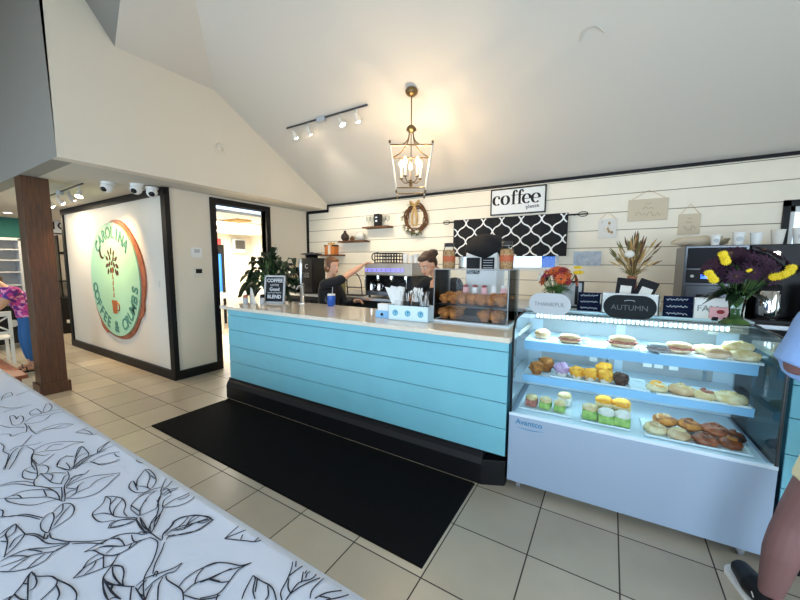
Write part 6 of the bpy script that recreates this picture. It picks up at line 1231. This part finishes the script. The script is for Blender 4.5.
# customer at the right edge (faces the display case, cut by the frame)
t = person('person in light blue shirt, cream shorts and black sneakers at the right edge', (1.0,2.20,0))
LL = (-.085,-.15,-.205,-.25); LR = (.09,.11,.12,.13)
b = MB(); P, rot = headmesh(b, (.0,.03,1.70), R(80), R(12), 'skinshade')
b.tube([V((0,0,1.46)),V((0,.0,1.52)),V((0,.02,1.62))], [.07,.062,.06], 'skinshade', 14)
torso(b, [((0,0,.88),.18,.13,0),((0,0,1.02),.165,.12,0),((0,0,1.2),.175,.125,0),((0,0,1.36),.195,.125,0),((0,0,1.45),.16,.09,0),((0,0,1.5),.07,.06,0)], 'skinshade')
for L_ in (LL, LR):
    limb(b, [V((L_[0],0,.90)),V((L_[1],.03,.66)),V((L_[2],.04,.48)),V((L_[2]-.03,.02,.33)),V((L_[3],.04,.09))], [.098,.084,.064,.068,.042], 'skinshade'); fx = L_[3]; dx = -.05 if fx < 0 else .03; b.tube([V((fx,-.02,.04)),V((fx+dx*.6,.10,.045)),V((fx+dx,.21,.03))], [.03,.04,.03], 'skinshade', 10)
ARMS = ((-1,V((-.268,.0,1.24)),V((-.06,.16,1.30))),(1,V((.27,-.04,1.18)),V((.12,.16,1.2))))
for sg, el, wr in ARMS:
    sh = V((sg*.185,0,1.43)); limb(b, [sh, sh.lerp(el,.5), el, el.lerp(wr,.5), wr], [.06,.056,.045,.042,.029], 'skinshade'); hand(b, wr, (-sg*.8,.5,.2), (0,-.2,-1), 'skinshade', .7, sg)
fuse(b, .008).build('body', t); facebits(t, P, rot)
c = MB(); torso(c, [((.02,0,.92),.16,.14,0),((.02,0,1.05),.165,.14,0),((.01,0,1.22),.18,.145,0),((.0,0,1.36),.20,.142,0),((0,0,1.46),.165,.105,0),((0,0,1.51),.09,.08,0)], 'shirt')
for sg, el, wr in ARMS:
    sh = V((sg*.19,0,1.45)); limb(c, [V((sg*.1,0,1.46)), sh, sh.lerp(el,.5), el], [.07,.092,.088,.086], 'shirt'); limb(c, [el, el.lerp(wr,.3)], [.080,.070], 'shirt')
fuse(c, .011, 4).build('shirt', t)
c = MB(); torso(c, [((.0,0,1.0),.165,.13,0),((.0,0,.85),.185,.14,0)], 'khaki')
for L_ in (LL, LR): limb(c, [V((L_[0],0,.90)),V((L_[1]+.02,.02,.70))], [.115,.108], 'khaki')
fuse(c, .011, 3).build('shorts', t)
for L_ in (LL, LR):
    fx = L_[3]; dx = -.055 if fx < 0 else .03; s_ = MB(); s_.tube([V((fx,-.06,.055)),V((fx,.0,.06)),V((fx+dx*.6,.11,.058)),V((fx+dx,.24,.046))], [.038,.048,.058,.044], 'plastblack', 14); so = fuse(s_, .006, 2).build('shoe', t)
    k_ = MB(); k_.prism(arc((dx,.215),.064,0,PI,10)+arc((0,-.04),.048,PI,2*PI,8), (fx-.003,0,0), (1,0,0), (0,1,0), .024, 'white'); k_.build('rubber_sole', so)
    k_ = MB(); k_.ribbon([V((fx-.058-.02*i/6,.02+.1*i/6,.06+.015*math.sin(i))) for i in range(7)], .008, (-1,0,.4), 'white'); k_.build('side_stripe', so)
h = MB(); h.ell(P(-.03,0,.048), (.092,.084,.088), 'hair2', 22, 14, rot=rot); h.ell(P(.02,0,.09), (.06,.07,.034), 'hair2', 20, 12, rot=rot); fuse(h, .007, 1).build('hair', t)

# ------------------------------------------------------------------ daylight
def arealight(name, loc, direction, sx, sy, e, col):
    ld = bpy.data.lights.new(name, 'AREA'); ld.shape = 'RECTANGLE'; ld.size = sx; ld.size_y = sy; ld.energy = e; ld.color = col
    o = bpy.data.objects.new(name, ld); COL.objects.link(o); o.location = loc; o.rotation_euler = V(direction).to_track_quat('-Z','Y').to_euler()
for i, (a, b_) in enumerate(wf): arealight('window_daylight', ((a+b_)/2, YF-.25, 1.6), (0,1,-.05), b_-a, 2.0, (30,60,120,150)[i], (.74,.87,1))
arealight('window_daylight', (XR+.25, .4, 1.6), (-1,.0,-.05), 4.0, 1.8, 80, (.80,.90,1))
w = bpy.data.worlds.new('sky'); SC.world = w; w.use_nodes = True; bg = w.node_tree.nodes['Background']; bg.inputs[0].default_value = (.62,.80,1,1); bg.inputs[1].default_value = 2.2
# added downlights in the far left area, put in to warm the floor
for (x, y) in ((-10.8,2.0),(-8.3,1.9),(-10.5,4.5)):
    t = thing('added_downlight', {-10.8:'added round downlight in front of the teal wall',-8.3:'added round downlight before the logo wall',-10.5:'added round downlight behind the logo wall end'}[x], 'ceiling light', (x,y,ZS)); MB().lathe((0,0,-.012), [(.08,0),(.08,.012)], 'white').build('rim', t); MB().lathe((0,0,-.014), [(0,0),(.06,0),(.06,.002)], 'panel').build('lens', t)
    ld = bpy.data.lights.new('down', 'AREA'); ld.shape = 'DISK'; ld.size = .14; ld.energy = 34; ld.color = (1,.82,.58); lo = bpy.data.objects.new('added_warm_lamp', ld); COL.objects.link(lo); lo.parent = t; lo.location = (0,0,-.03)

# ------------------------------------------------------------------ camera
cd = bpy.data.cameras.new('camera'); cam = bpy.data.objects.new('camera', cd); COL.objects.link(cam); SC.camera = cam
cd.sensor_width = 36; cd.lens = 344.6/800*36; cd.clip_start = .02
yaw, pitch, roll = .5471, .10255, .00497
f = V((-math.sin(yaw)*math.cos(pitch), math.cos(yaw)*math.cos(pitch), -math.sin(pitch))); r = V((math.cos(yaw), math.sin(yaw), 0)); u = r.cross(f)
r2 = math.cos(roll)*r+math.sin(roll)*u; u2 = -math.sin(roll)*r+math.cos(roll)*u
cam.matrix_world = Matrix(((r2.x,u2.x,-f.x,0),(r2.y,u2.y,-f.y,0),(r2.z,u2.z,-f.z,1.68),(0,0,0,1)))
SC.view_settings.view_transform = 'Standard'; SC.view_settings.look = 'None'; SC.view_settings.gamma = 1; SC.view_settings.use_curve_mapping = False
SC.view_settings.exposure = 0.11
